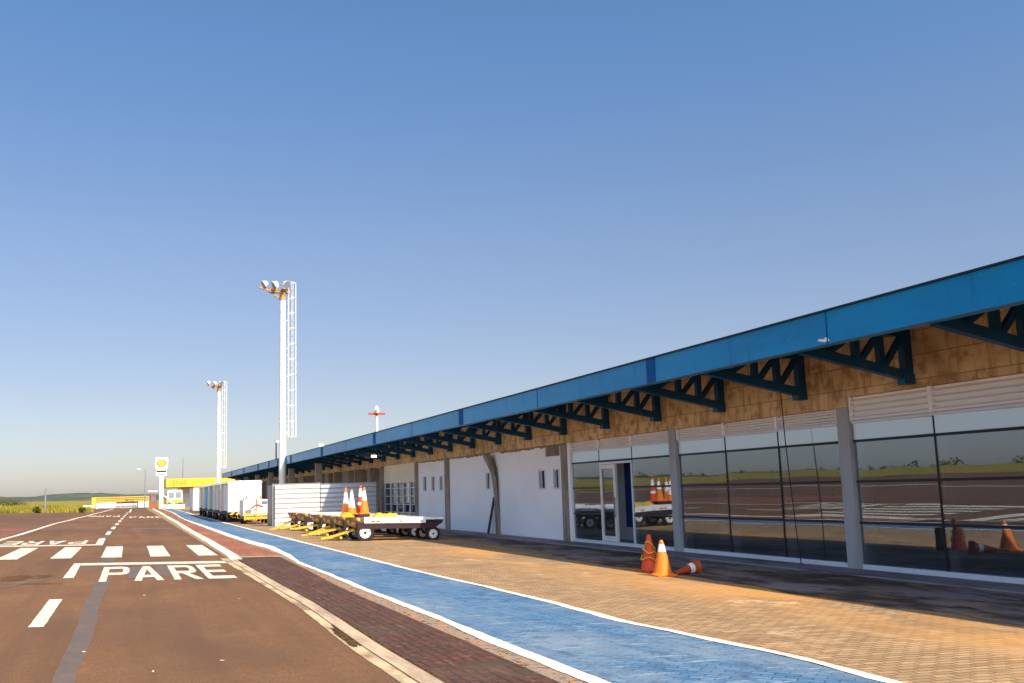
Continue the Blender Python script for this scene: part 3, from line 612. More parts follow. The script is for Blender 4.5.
# far end beyond the white walls: louvred screen, then rough concrete with openings
mb = MB()
for i in range(9): mb.bar((13.30, 48.65, 1.86 + i * 0.105), (13.30, 55.3, 1.86 + i * 0.105), 0.05, 0.085)
for i in range(5): mb.box(13.255, 13.29, 48.62 + i * 1.66, 48.70 + i * 1.66, 1.79, 2.73)
scr = part(mb.box(13.34, 13.5, 48.6, 55.4, 1.78, 2.74), 'screen_panel', 'cream')
part(MB().box(13.36, 13.37, 48.6, 55.4, -0.5, 1.78), 'screen_glass', 'glass')
mb = MB()
for i in range(6): mb.box(13.28, 13.35, 48.62 + i * 1.34, 48.68 + i * 1.34, -0.5, 1.78)
for i in range(5): mb.box(13.29, 13.34, 48.6, 55.4, -0.2 + i * 0.42, -0.16 + i * 0.42)
part(mb, 'screen_grid', 'alu')
part(MB().box(13.4, 13.6, 48.6, 55.4, -0.5, 1.78), 'screen_back', 'bluetank')
part(MB().box(13.12, 13.5, 55.42, 55.9, -0.6, 2.744).bevel(0.02), 'column', 'concrete')
part(MB().box(13.9, 14.1, 55.9, Y1, -0.6, 2.744), 'back_wall', 'concrete')
yy = 59.0; k = 0
while yy < 128:
    wdt = [0.9, 0.35, 2.2, 0.4, 1.5][k % 5]
    part(MB().box(13.05 if k % 2 else 13.3, 13.88, yy, yy + wdt, -0.6, 2.744), 'column', 'concrete')
    yy += wdt + [2.2, 2.8, 1.5, 3.2, 2.0][k % 5]; k += 1
for yy in (66, 78, 90, 100, 110, 120):
    part(MB().box(11.3, 11.7, yy, yy + 0.4, -0.6, 3.3), 'column', 'concrete')

# roof, fascia and trusses
FX, FZ0, FZ1 = 10.70, 3.545, 4.08
part(MB().box(10.72, 26, Y0, Y1, 4.022, 4.075), 'roof', 'roof')
fas = part(MB().box(10.62, 10.70, Y0, Y1, FZ0, FZ1).box(10.70, 10.86, Y0, Y1, FZ0, FZ0 + 0.015), 'fascia', 'fascia')
part(MB().box(10.58, 10.95, Y0, Y1, FZ1 + 0.002, FZ1 + 0.03), 'fascia_cap', 'lip', fas)
for y in (-5.0, 7.4, 19.28, 32.9, 46.15, 60.0, 72.4, 79.2, 84.5, 92, 104, 117):
    part(MB().box(10.606, 10.618, y - 0.13 - y * 0.003, y + 0.13 + y * 0.003, FZ0 + 0.01, FZ1 - 0.01), 'joint_plate', 'joint', fas)
for y in (0.9, 3.9, 13.3, 25.9, 39.4, 52.8):
    part(MB().box(10.612, 10.6185, y - 0.012, y + 0.012, FZ0 + 0.005, FZ1 - 0.005), 'seam', 'joint', fas)
part(MB().sheet([(9.55, 3.60), (9.72, 3.585), (9.85, 3.62), (9.95, 3.66), (9.86, 3.69), (9.74, 3.66), (9.68, 3.70), (9.60, 3.655)], lambda u, v: (10.6175, 13.4 + (u - 9.75) * 0.8, 3.62 + (v - 3.64) * 0.7)), 'scuff', 'white_dirty', fas)
def truss_mb():
    mb = MB(); w_ = 0.15
    xf, xw = 10.88, 13.14; zt = 3.95
    zb = lambda x: 3.60 + (3.15 - 3.60) * (x - xf) / (xw - xf)
    mb.bar((xf - 0.02, 0, zt), (13.20, 0, zt), w_, 0.14)
    mb.bar((xf - 0.02, 0, zb(xf)), (xw, 0, zb(xw)), w_, 0.17)
    mb.box(xw - 0.10, xw + 0.07, -0.08, 0.08, 3.03, 4.0)
    mb.box(xw - 0.16, xw + 0.075, -0.10, 0.10, 3.0, 3.19)
    for fx in (0.50, 0.74):
        x = xf + (xw - xf) * fx; mb.box(x - 0.06, x + 0.06, -0.062, 0.062, zb(x), zt)
    for f0, f1 in ((0.22, 0.50), (0.53, 0.73), (0.76, 0.97)):
        xa, xb = xf + (xw - xf) * f0, xf + (xw - xf) * f1
        mb.bar((xa, 0, zb(xa) + 0.03), (xb, 0, zt - 0.05), 0.1, 0.10)
    mb.prism([(xf - 0.02, zb(xf)), (xf + 0.5, zb(xf + 0.5)), (xf + 0.62, zb(xf + 0.62) + 0.12), (xf + 0.3, zt), (xf - 0.02, zt)], (-0.012, 0.012), lambda u, v, e: (u, e, v))
    return mb
tr0 = part(truss_mb(), 'truss', 'truss')
ty = -8.2; first = True
base_loc = off.copy()
yv = 14.32 - 3.11 * 7
i = 0
while yv < Y1 - 1:
    o = tr0 if i == 0 else tr0.copy()
    if i: COL.objects.link(o); o.parent = bld
    o.location = base_loc + Vector((0, yv, 0)); i += 1; yv += 3.11
for x in (11.45, 12.3):
    part(MB().box(x - 0.04, x + 0.04, Y0, Y1, 3.965, 4.018), 'purlin', 'truss')

# ------------------------------------------------------------------ objects near the building
cb = MB()
pts = [(13.0, 17.95, 3.25), (12.98, 17.88, 2.2), (12.98, 17.80, 1.2), (13.0, 17.74, 0.3), (13.03, 17.70, -0.36)]
cb.path([(13.2, 18.0, 3.3)] + pts + [(12.9, 17.5, gz(12.9) + 0.03)], 0.011, 8)
tag(cb.build('hanging_cable', 'gasket'), 'thin black cable hanging from the concrete beam down in front of the glass', 'cable')

tag(MB().bar((13.08, 37.42, gz(13.08) + 0.05), (13.27, 37.14, 1.0), 0.16, 0.045, (1, 0, 0)).build('wooden_plank', 'wood'), 'dark wooden plank leaning on the white wall beside the bent column', 'plank')

lamp = empty('wall_lamp', (12.3, 53.6, 3.3), 'small lit white lamp hanging under the blue canopy', 'lamp')
MB().box(-0.14, 0.14, -0.09, 0.09, 0.0, 0.1).build('housing', 'white', lamp)
MB().box(-0.12, 0.12, -0.095, 0.08, -0.10, -0.002).build('lens', 'lit', lamp)
MB().bar((0, 0, 0.1), (0, 0, 0.72), 0.04).build('stem', 'dark', lamp)

# traffic cones
def cone_parts(root, h, base, r0, r1, body, bands, white='cone_white'):
    MB().box(-base, base, -base, base, 0, 0.03).bevel(0.012, 2).build('base', body, root)
    r = lambda z: r0 + (r1 - r0) * (z - 0.03) / (h - 0.03)
    zs = [0.03] + [z for b in bands for z in b] + [h]
    inb = False
    for a, b in zip(zs[:-1], zs[1:]):
        if b - a > 1e-4:
            mb = MB()
            if b == h: mb.lathe([(r(a), a), (r(h - 0.03), h - 0.03), (r1 * 0.8, h - 0.006), (r1 * 0.5, h)])
            elif a == 0.03: mb.lathe([(r0 * 1.28, 0.03), (r0 * 1.02, 0.06), (r(b), b)])
            else: mb.lathe([(r(a), a), (r(b), b)])
            o = mb.build('white_band' if inb else 'cone_body', white if inb else body, root, smooth=False)
        inb = not inb
    return root
c1 = empty('traffic_cone', (9.06, 16.40, gz(9.04)), 'clean orange cone with one white band standing at the shadow edge of the pavement', 'traffic cone', 'cones beside the glass front')
cone_parts(c1, 0.64, 0.21, 0.168, 0.032, 'cone', [(0.435, 0.565)])
c2 = empty('traffic_cone', (9.36, 17.45, gz(9.36)), 'battered red orange cone without bands, yellow rope round its top, behind the banded cone', 'traffic cone', 'cones beside the glass front')
cone_parts(c2, 0.70, 0.21, 0.168, 0.038, 'cone_red', [])
c2.rotation_euler = (0, R(2), R(17))
ch = MB(); P_ = []; rr = random.Random(3)
for k in range(44):
    a = 3.6 + k * 0.36 + rr.uniform(-0.1, 0.1); z = 0.55 - k * 0.0085 + 0.035 * math.sin(k * 0.9) - (0.10 * max(0, math.sin(a - 5.2)))
    r = 0.038 + (0.70 - z) * 0.195 + 0.022 + rr.uniform(0, 0.012)
    P_.append((math.cos(a) * r, math.sin(a) * r, z))
rope = tag(ch.path(P_, 0.014, 6).build('rope', 'yellow', None), 'yellow rope slung loosely round the battered red orange cone', 'rope')
rope.location = (9.36, 17.45, gz(9.36))
rb = tag(MB().box(-0.10, 0.10, -0.08, 0.08, 0, 0.5).bevel(0.02).build('rubber_block', 'dark', None, (9.62, 17.75, gz(9.62))), 'black block standing just behind the battered red orange cone', 'block')
c3 = empty('traffic_cone', (9.90, 16.62, gz(9.9) + 0.132), 'dull red cone with white band lying on its side in the shadow', 'traffic cone', 'cones beside the glass front')
cone_parts(c3, 0.60, 0.132, 0.112, 0.03, 'cone_dull', [(0.13, 0.24)], 'white_dirty')
c3.rotation_euler = (R(8), R(-97), R(10))

# ------------------------------------------------------------------ baggage dollies
def dolly(loc, label):
    root = empty('baggage_dolly', loc, label, 'baggage dolly', 'flat baggage dollies parked side by side')
    # local: X = length (front at 0, rear at 3.0), Y = width 0..1.5 (0 = side towards the camera)
    MB().box(0.31, 2.42, -0.0, 0.05, 0.62, 0.82).build('side_rail', 'white_dirty', root)
    MB().box(0.302, 3.05, 0.052, 1.45, 0.72, 0.80).box(2.422, 3.05, 0.0, 0.05, 0.735, 0.80).build('deck', 'white_dirty', root)
    MB().box(0.10, 2.75, 0.02, 0.10, 0.44, 0.615).box(0.10, 2.75, 1.38, 1.46, 0.44, 0.60).box(0.15, 0.3, 0.1, 1.38, 0.46, 0.70).prism([(2.752, 0.46), (3.0, 0.62), (3.05, 0.732), (2.752, 0.732)], (0.0, 1.45), lambda u, v, e: (u, e, v)).build('chassis', 'maroon', root)
    mk = MB()
    for x in (0.55, 0.72, 1.5, 2.2): mk.box(x, x + 0.12, -0.006, -0.001, 0.66, 0.70)
    mk.build('reflector', 'redsign', root)
    # rounded bumper bowl under the front edge
    mb = MB(); rows = []
    for a in range(7):
        t = a / 6 * math.pi / 2
        rows.append([mb.bm.verts.new((0.30 - 0.50 * math.cos(t) * math.cos(b), 0.60 + 0.56 * math.cos(t) * math.sin(b), 0.80 - 0.38 * math.sin(t))) for b in [math.pi * (k / 14 - 0.5) for k in range(15)]] if a < 6 else [])
    for p, q in zip(rows[:5], rows[1:6]):
        for k in range(14): mb.bm.faces.new((p[k], p[k + 1], q[k + 1], q[k]))
    mb.bm.faces.new(rows[0]); mb.bm.faces.new(rows[5][::-1])
    mb.build('bumper_bowl', 'plate', root, smooth=False)
    def wheel(x, y, r, name='wheel'):
        w_ = MB().lathe([(r * 0.62, -0.075), (r * 0.92, -0.075), (r, -0.045), (r, 0.045), (r * 0.92, 0.075), (r * 0.62, 0.075)], (0, 0, 0), 'y', 24, True).build(name, 'rubber', root, (x, y, r))
        mb = MB().lathe([(r * 0.61, -0.06), (r * 0.56, -0.065), (r * 0.50, -0.035), (r * 0.2, -0.03), (r * 0.18, -0.06), (r * 0.05, -0.065)], (0, 0, 0), 'y', 20)
        mb.build('rim', 'rim', w_)
        hb = MB().lathe([(r * 0.15, -0.072), (r * 0.13, -0.085)], (0, 0, 0), 'y', 10)
        for k in range(6):
            a = k * math.pi / 3; hb.lathe([(r * 0.085, -0.042), (r * 0.08, -0.048)], (math.cos(a) * r * 0.36, 0, math.sin(a) * r * 0.36), 'y', 8)
        for k in range(8):
            a = k * math.pi / 4 + 0.2; hb.lathe([(r * 0.08, -0.055), (r * 0.075, -0.0605)], (math.cos(a) * r * 0.53, 0, math.sin(a) * r * 0.53), 'y', 8)
        hb.build('hub', 'dark', w_)
    for x, r in ((0.36, 0.315), (2.70, 0.25)):
        wheel(x, 0.10, r); wheel(x, 1.36, r)
        MB().tube((x, 0.12, r), (x, 1.34, r), 0.035).bar((x - 0.18, 0.35, 0.46), (x, 0.3, r), 0.05).bar((x + 0.18, 0.35, 0.46), (x, 0.3, r), 0.05).bar((x - 0.18, 1.1, 0.46), (x, 1.15, r), 0.05).bar((x + 0.18, 1.1, 0.46), (x, 1.15, r), 0.05).build('axle', 'dark', root)
    tb = MB().bar((0.1, 0.5, 0.40), (-0.8, 0.68, 0.12), 0.07).bar((0.1, 0.96, 0.40), (-0.8, 0.78, 0.12), 0.07).bar((-0.3, 0.6, 0.27), (-0.3, 0.86, 0.27), 0.06)
    tb.tube((-0.98, 0.73, 0.09), (-0.78, 0.73, 0.12), 0.05).tube((-0.35, 0.5, 0.14), (-0.35, 0.95, 0.14), 0.045).build('tow_bar', 'yellow', root)
    return root
dl = ['nearest baggage dolly with white deck, dark maroon chassis and yellow tow bar', 'baggage dolly second from the camera, partly hidden by the nearest dolly', 'third baggage dolly of the row counted from the camera',
      'fourth baggage dolly of the row counted from the camera', 'fifth baggage dolly of the row, before the farthest one', 'farthest baggage dolly of the row, next to the white sheet fence']
dys = [33.25, 35.5, 37.9, 40.5, 43.9, 46.4]
dfx = [6.95, 6.95, 6.98, 7.0, 6.95, 6.95]
src = None; dollies = []
for i, (y, x) in enumerate(zip(dys, dfx)):
    if src is None: src = dolly((x, y, gz(8.2)), dl[0]); o = src
    else: o = copy_tree(src); o['label'] = dl[i]; o.location = (x, y, gz(8.2) - 0.0)
    o.rotation_euler = (0, S, R([0, 1.5, -1.2, 1, -1.5, 0.7][i]))
    for c_ in o.children:
        if c_.name.startswith('tow_bar') and i: c_.rotation_euler = (0, R([0, 5, -4, 8, 3, -6][i]), R([0, 6, -5, 3, -8, 4][i]))
    dollies.append(o)
DK = gz(8.2) + 0.80
# things lying on the decks
cl = [(6.86, 34.2, 'orange and white cone leftmost on the nearest dolly', 'cone', [(0.36, 0.74)], 0.90), (6.97, 33.75, 'pale orange cone with broad white top, second from left on the nearest dolly', 'cone', [(0.24, 0.78)], 0.84),
      (7.40, 34.35, 'red cone with white top, tallest of those on the nearest dolly', 'cone_red', [(0.30, 0.40), (0.58, 0.86)], 0.98), (7.42, 33.85, 'deep orange cone with white top, rightmost on the nearest dolly', 'cone', [(0.46, 0.78)], 0.90)]
for x, y, lab, cm, bands, h in cl:
    c = empty('traffic_cone', (x, y, DK + 0.10), lab, 'traffic cone', 'cones standing on the nearest dolly')
    cone_parts(c, h, 0.19, 0.15, 0.03, cm, bands)
def chock(loc, rz_, label, s=1.0):
    mb = MB().prism([(-0.22, 0), (0.22, 0), (0.20, 0.05), (0.02, 0.17), (-0.06, 0.17), (-0.21, 0.06)], (-0.14, 0.14), lambda u, v, e: (u * s, e * s, v * s))
    o = mb.bevel(0.012).build('wheel_chock', 'yellow_clean', None, loc); o.rotation_euler = (0, 0, rz_)
    return tag(o, label, 'wheel chock', 'yellow wheel chocks on the dolly decks')
chock((6.78, 33.6, DK + 0.01), 0.2, 'yellow wheel chock at the front corner of the nearest dolly deck', 1.0)
chock((7.95, 33.9, DK - 0.04), 0.1, 'yellow wheel chock just right of the cones on the nearest dolly', 0.95)
chock((8.35, 34.0, DK - 0.05), -0.2, 'rightmost yellow wheel chock on the nearest dolly deck', 0.9)
tag(MB().box(-0.42, 0.42, -0.4, 0.45, 0, 0.10).bevel(0.02).build('tray', 'maroon', None, (7.15, 34.05, DK)), 'flat dark maroon tray under the four cones on the nearest dolly', 'tray')
tag(MB().box(-0.7, 0.7, -0.12, 0.12, 0, 0.12).bevel(0.02).build('yellow_beam', 'yellow_clean', None, (7.95, 34.3, DK - 0.05)), 'long low yellow beam lying on the nearest dolly behind the chocks', 'beam')

# ------------------------------------------------------------------ corrugated fence
def panel(mb, x0, x1, y, z0, z1, ny=0.085):
    """horizontal ribs across a sheet that faces -Y"""
    prof = []; z = z0; p = (z1 - z0) / 9
    while z < z1 - 1e-4:
        prof += [(0, z), (0, z + p * 0.62), (ny, z + p * 0.70), (ny, z + p * 0.92)]; z += p
    prof.append((0, z1))
    for (a, b), (c, d_) in zip(prof[:-1], prof[1:]):
        v = [mb.bm.verts.new(q) for q in ((x0, y + a, b), (x1, y + a, b), (x1, y + c, d_), (x0, y + c, d_))]; mb.bm.faces.new(v)
    return mb
FY = 52.6
fence = empty('sheet_fence', (9.2, FY, gz(9.2)), 'white ribbed sheet metal fence with one panel coloured as shaded closing off the canopy behind the dollies', 'fence')
fo = Vector((-9.2, -FY, -gz(9.2)))
panel(MB(), 6.92, 9.20, FY, gz(9.2) + 0.03, 1.91).build('panel', 'sheet', fence, fo)
panel(MB(), 9.26, 12.2, FY + 0.12, gz(9.2) + 0.03, 1.88).build('panel', 'grey_shaded', fence, fo)  # darker grey stands in for the canopy's shade on this panel
for x in (6.86, 9.23, 12.26): MB().box(x - 0.06, x + 0.06, FY + 0.18, FY + 0.28, gz(x) - 0.05, 1.92).build('post', 'steel', fence, fo)
MB().box(6.8, 6.84, FY + 0.1, FY + 2.1, gz(7) + 0.02, 1.86).build('return_panel', 'steel', fence, fo)

# ------------------------------------------------------------------ floodlight masts
def mast(loc, H, label):
    root = empty('floodlight_mast', loc, label, 'floodlight mast', 'white floodlight masts along the canopy')
    MB().tube((0, 0, 0), (0, 0, H - 1.3), 0.275, 0.21, 20).build('pole', 'white', root, smooth=False)
    MB().tube((0, 0, H - 1.32), (0, 0, H - 0.5), 0.25, 0.2, 16).box(-1.0, 0.5, -0.18, 0.18, H - 0.8, H - 0.52).bar((-0.95, 0, H - 0.65), (-1.7, 0, H - 0.42), 0.14).bar((-0.2, 0, H - 1.25), (-0.95, 0, H - 0.72), 0.12).bar((0, -0.9, H - 0.62), (0, 0.9, H - 0.62), 0.12).build('head_bracket', 'rust', root)
    for (x, y, z) in ((-1.4, 0.0, -0.22), (-0.7, -0.3, -0.28), (-0.55, 0.6, -0.25), (0.25, -0.5, -0.24)):
        ax = Vector((-0.75, -0.1, -0.45)).normalized() if x < 0 else Vector((0.5, -0.7, -0.4)).normalized()
        p = Vector((x, y, H + z)); fl = MB().tube(p - ax * 0.32, p, 0.17, 0.31, 14).build('floodlight', 'white', root)
        MB().bar((x + 0.1, y * 0.8, H - 0.62), p - ax * 0.28 + Vector((0, 0.12, 0)), 0.06).bar((x + 0.1, y * 0.8, H - 0.62), p - ax * 0.28 - Vector((0, 0.12, 0)), 0.06).build('yoke', 'rust', fl)
        MB().tube(p + ax * 0.002, p + ax * 0.03, 0.29, 0.29, 14).build('lens', 'lampglass', fl)
    # caged ladder
    lad = MB(); zl = H * 0.335; xa, xb = 0.48, 0.98
    for x, y in ((0.42, -0.2), (0.42, 0.2)): lad.tube((x, y, zl), (x, y, H), 0.025, seg=6)
    z = zl
    while z < H: lad.tube((0.42, -0.2, z), (0.42, 0.2, z), 0.014, seg=5); z += 0.35
    lad.build('ladder', 'white', root)
    cg = MB(); z = zl
    while z <= H + 0.01:
        P2 = [(0.42 + 0.04, -0.2, z)] + [(0.55 + 0.43 * math.sin(a) * 1.0, -0.36 * math.cos(a), z) for a in [math.pi * k / 8 for k in range(9)]] + [(0.46, 0.2, z)]
        cg.path(P2, 0.028, 5); z += (H - zl) / 10
    for k in (1, 3, 4, 5, 7):
        a = math.pi * k / 8; x, y = 0.55 + 0.43 * math.sin(a), -0.36 * math.cos(a); cg.tube((x, y, zl), (x, y, H), 0.018, seg=5)
    cg.build('ladder_cage', 'white', root)
    br = MB(); z = zl + 0.3
    while z < H - 1.4: br.bar((0.2, -0.1, z), (0.43, -0.15, z), 0.03).bar((0.2, 0.1, z), (0.43, 0.15, z), 0.03); z += 2.1
    br.build('ladder_bracket', 'white', root)
    return root
m1 = mast((10.40, 75, gz(10.3)), 17.45, 'taller white floodlight mast with caged ladder rising beside the canopy edge')
m2 = copy_tree(m1); m2.scale = (1, 1, 0.955); m2.location = (10.48, 134, gz(10.3) - 0.3); m2['label'] = 'smaller looking white floodlight mast beyond the far end of the canopy'

an = empty('roof_beacon', (11.6, 49.8, 4.28), 'small rusty beacon on a thin mast standing on the canopy roof', 'beacon')
MB().tube((0, 0, -0.2), (0, 0, 1.1), 0.07, 0.06, 8).build('mast', 'white_dirty', an)
MB().bar((-0.42, 0, 0.98), (0.42, 0, 0.98), 0.10).bar((0, -0.3, 0.98), (0, 0.3, 0.98), 0.07).tube((0, 0, 0.75), (0, 0, 0.98), 0.03, 0.09, 8).build('crossarm', 'cone_dull', an)
MB().lathe([(0.11, 1.02), (0.13, 1.1), (0.12, 1.2), (0.08, 1.32), (0.03, 1.38)], (0, 0, 0), 'z', 12).build('lamp_dome', 'cream', an)
MB().tube((-0.06, -0.2, 1.12), (-0.06, -0.13, 1.12), 0.06, 0.06, 8).build('lens', 'rust', an)
cm = empty('camera_post', (10.8, 81.5, 4.1), 'thin dark camera post on the canopy roof left of the taller mast', 'camera post')
MB().tube((0, 0, 0), (0, 0, 1.35), 0.06, 0.05, 8).build('post', 'dark', cm)
MB().box(0.0, 0.36, -0.08, 0.08, 1.36, 1.52).build('camera_housing', 'white_dirty', cm)
dsh = empty('antenna_dish', (11.3, 64, 4.08), 'small white dish antenna on the canopy roof right of the taller mast', 'antenna')
MB().tube((0, 0, 0), (0, 0, 0.3), 0.03).build('stem', 'steel', dsh)
MB().lathe([(0.02, 0.0), (0.1, -0.03), (0.16, -0.08), (0.165, -0.08), (0.1, -0.01), (0.02, 0.02)], (0, 0, 0.32), 'y', 16).build('reflector', 'white', dsh)

# ------------------------------------------------------------------ covered carts and ground power unit
def covered_cart(loc, label, cloth):
    root = empty('covered_cart', loc, label, 'baggage cart', 'covered white baggage carts in a line')
    # local: width X 0..1.95, length Y 0..5.2
    MB().box(0, 1.95, 0.0, 5.2, 0.48, 0.62).build('chassis', 'dark', root)
    MB().box(0, 1.95, 0.0, 0.06, 0.62, 2.32).build('end_wall', 'white', root)
    MB().box(0, 1.95, 5.14, 5.2, 0.62, 2.32).build('end_wall', 'white', root)
    MB().prism([(-0.05, 2.32), (2.0, 2.32), (1.9, 2.46), (0.05, 2.46)], (-0.04, 5.24), lambda u, v, e: (u, e, v)).build('roof', 'white', root)
    fr = MB().box(0.0, 0.07, -0.02, -0.002, 0.64, 2.3).box(1.88, 1.95, -0.02, -0.002, 0.64, 2.3).box(0.07, 1.88, -0.02, -0.002, 2.22, 2.3).box(0.07, 1.88, -0.02, -0.002, 0.64, 0.72).box(0.955, 0.995, -0.02, -0.002, 0.72, 2.22)
    fr.build('end_frame', 'grey_shaded', root)
    MB().box(1.03, 1.07, -0.05, -0.021, 1.2, 1.55).box(0.86, 0.92, -0.035, -0.003, 1.35, 1.42).build('latch', 'dark', root)
    MB().box(1.89, 1.95, 0.06, 5.14, 0.62, 2.32).box(0.0, 0.05, 0.06, 0.4, 0.62, 2.32).box(0.0, 0.05, 4.8, 5.14, 0.62, 2.32).build('side_wall', 'white', root)
    for i in range(3):
        y0 = 0.4 + i * 1.467; mb = MB(); N = 12
        rows = [[mb.bm.verts.new((0.03 + 0.03 * math.sin(j * 1.7), y0 + 1.46 * j / N, z)) for j in range(N + 1)] for z in (0.68, 2.3)]
        for j in range(N): mb.bm.faces.new((rows[0][j], rows[0][j + 1], rows[1][j + 1], rows[1][j]))
        mb.build('curtain', cloth[i], root)
    for x in (0.12, 1.83):
        for y in (0.7, 4.4):
            w_ = MB().lathe([(0.18, -0.1), (0.28, -0.1), (0.31, -0.06), (0.31, 0.06), (0.28, 0.1), (0.18, 0.1)], (0, 0, 0), 'x', 18, True).build('wheel', 'rubber', root, (x, y, 0.31))
            MB().lathe([(0.175, -0.08), (0.1, -0.05), (0.03, -0.09)], (0, 0, 0), 'x', 14).build('rim', 'rim', w_)
    mb = MB()
    for i in range(3): mb.prism([(0.1 + i * 0.34, 0.46), (0.28 + i * 0.34, 0.46), (0.42 + i * 0.34, 0.64), (0.24 + i * 0.34, 0.64)], (-0.06, -0.012), lambda u, v, e: (u, e, v))
    mb.build('warning_stripes', 'yellow', root)
    MB().bar((0.95, -0.05, 0.42), (0.95, -0.9, 0.2), 0.07).build('tow_bar', 'dark', root)
    return root
k1 = covered_cart((5.42, 62.0, gz(6.4)), 'nearest covered white cart with plain white end wall in the line by the fence', ('white', 'white', 'tan_cloth'))
for i, (y, lab) in enumerate(((67.7, 'second covered white cart, right behind the nearest one, tan curtains'), (73.4, 'middle covered white cart of the five, one blue curtain among tan ones'), (79.1, 'fourth covered white cart from the fence, with mostly blue curtains'), (84.8, 'farthest covered white cart at the far end of the line'))):
    c = copy_tree(k1); c.location = (5.42 + 0.02 * (i + 1), y, gz(6.4)); c['label'] = lab
    cur = [o for o in c.children if o.name.startswith('curtain')]
    cl_ = (('tan_cloth', 'white', 'tan_cloth'), ('tan_cloth', 'blue_cloth', 'tan_cloth'), ('blue_cloth', 'blue_cloth', 'tan_cloth'), ('tan_cloth', 'tan_cloth', 'white'))[i]
    for o, mm in zip(cur, cl_):
        o.data = o.data.copy(); o.data.materials[0] = M[mm]

gp = empty('ground_power_unit', (5.9, 57.6, gz(6.5)), 'white ground power unit with orange emblem and yellow front bumper', 'power unit')
MB().box(0, 1.38, 0.3, 2.6, 0.42, 1.34).bevel(0.04, 2).build('housing', 'white', gp)
MB().box(0, 1.38, 0.08, 0.16, 0.26, 0.40).box(0.0, 1.38, 0.02, 0.079, 0.50, 0.58).bar((0.06, 0.06, 0.22), (0.06, 0.06, 0.6), 0.07).bar((0.69, 0.06, 0.2), (0.69, 0.06, 0.9), 0.06).bar((1.32, 0.06, 0.22), (1.32, 0.06, 0.6), 0.07).build('bumper', 'yellow', gp)
MB().box(0.05, 1.33, 0.2, 2.7, 0.28, 0.415).build('chassis', 'rust', gp)
for x in (0.12, 1.26):
    for y in (0.6, 2.2):
        w_ = MB().lathe([(0.12, -0.07), (0.2, -0.07), (0.22, -0.04), (0.22, 0.04), (0.2, 0.07), (0.12, 0.07)], (0, 0, 0), 'x', 16, True).build('wheel', 'rubber', gp, (x, y, 0.22))
        MB().lathe([(0.115, -0.05), (0.06, -0.04), (0.02, -0.06)], (0, 0, 0), 'x', 12).build('rim', 'rim', w_)
mb = MB()
for k in range(5): mb.box(0.08, 0.42, 0.287, 0.299, 0.50 + k * 0.06, 0.53 + k * 0.06)
mb.build('air_vent', 'dark', gp)
MB().box(0.98, 1.28, 0.285, 0.299, 1.08, 1.24).build('control_panel', 'bluetank', gp)
MB().tube((1.05, 1.4, 1.34), (1.05, 1.4, 1.55), 0.05, 0.05, 10).build('exhaust', 'rust', gp)
em = MB()
f = lambda u, v, e: (0.72 + u, e, 0.95 + v)
em.prism([(-0.035, -0.25), (0.035, -0.25), (0.035, 0.42), (-0.035, 0.42)], (0.285, 0.298), f)
em.prism([(-0.045, 0.14), (-0.045, 0.03), (-0.36, -0.16), (-0.36, -0.08)], (0.285, 0.298), f)
em.prism([(0.045, 0.14), (0.36, 0.02), (0.36, -0.06), (0.045, 0.03)], (0.285, 0.298), f)
em.prism([(-0.30, -0.20), (-0.05, -0.12), (-0.05, -0.20)], (0.285, 0.298), f)
em.build('emblem', 'redsign', gp)

# ribbed white containers
def container(loc, wx, ly, h, label):
    root = empty('white_container', loc, label, 'container', 'ribbed white containers')
    mb = MB(); N = int(wx / 0.12)
    mb.box(0, wx, 0.05, ly, 0.08, h)
    for i in range(N): mb.box(0.03 + i * wx / N, 0.03 + (i + 0.5) * wx / N, 0.0, 0.048, 0.1, h - 0.04)
    for i in range(int(ly / 0.3)): mb.box(-0.045, -0.002, 0.1 + i * 0.3, 0.25 + i * 0.3, 0.1, h - 0.04)
    mb.build('body', 'sheet', root)
    MB().box(-0.04, wx + 0.04, -0.03, ly + 0.03, h + 0.002, h + 0.08).build('roof', 'white', root)
    MB().box(0.04, wx - 0.04, 0.1, ly - 0.1, 0, 0.078).build('skid', 'dark', root)
    return root
container((6.5, 116, gz(6.5)), 1.25, 7, 2.5, 'narrow ribbed white container left of the covered carts')
container((6.75, 100, gz(6.5)), 1.6, 9, 2.55, 'longer ribbed white container directly behind the covered carts')

# ------------------------------------------------------------------ fuel station
st = empty('station_canopy', (5.3, 170, gz(5)), 'yellow fuel station canopy with orange lettering on its front', 'fuel station')
MB().box(0, 13, 0, 9, 3.15, 4.5).build('canopy', 'yellow_clean', st)
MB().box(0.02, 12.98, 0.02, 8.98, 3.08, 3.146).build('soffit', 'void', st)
for x in (1.9, 6.4, 11.4): MB().box(x, x + 0.4, 2, 2.4, 0, 3.078).build('column', 'white', st)
MB().box(2.6, 12.6, 6.0, 8.6, 0, 3.07).build('shop_wall', 'white_dirty', st)
def text_mesh(txt, size):
    cu = bpy.data.curves.new('txt', 'FONT'); cu.body = txt; cu.size = size; cu.extrude = 0.01; cu.offset = 0.012
    to = bpy.data.objects.new('txt', cu); COL.objects.link(to)
    bpy.context.view_layer.update()
    me = bpy.data.meshes.new_from_object(to.evaluated_get(bpy.context.evaluated_depsgraph_get()))
    bpy.data.objects.remove(to); bpy.data.curves.remove(cu)
    return me
me = text_mesh('Shell', 1.25); me.materials.clear(); me.materials.append(M['orange_txt'])
tx = bpy.data.objects.new('lettering', me); COL.objects.link(tx); tx.parent = st; tx.location = (0.9, -0.015, 3.42); tx.rotation_euler = (R(90), 0, 0)

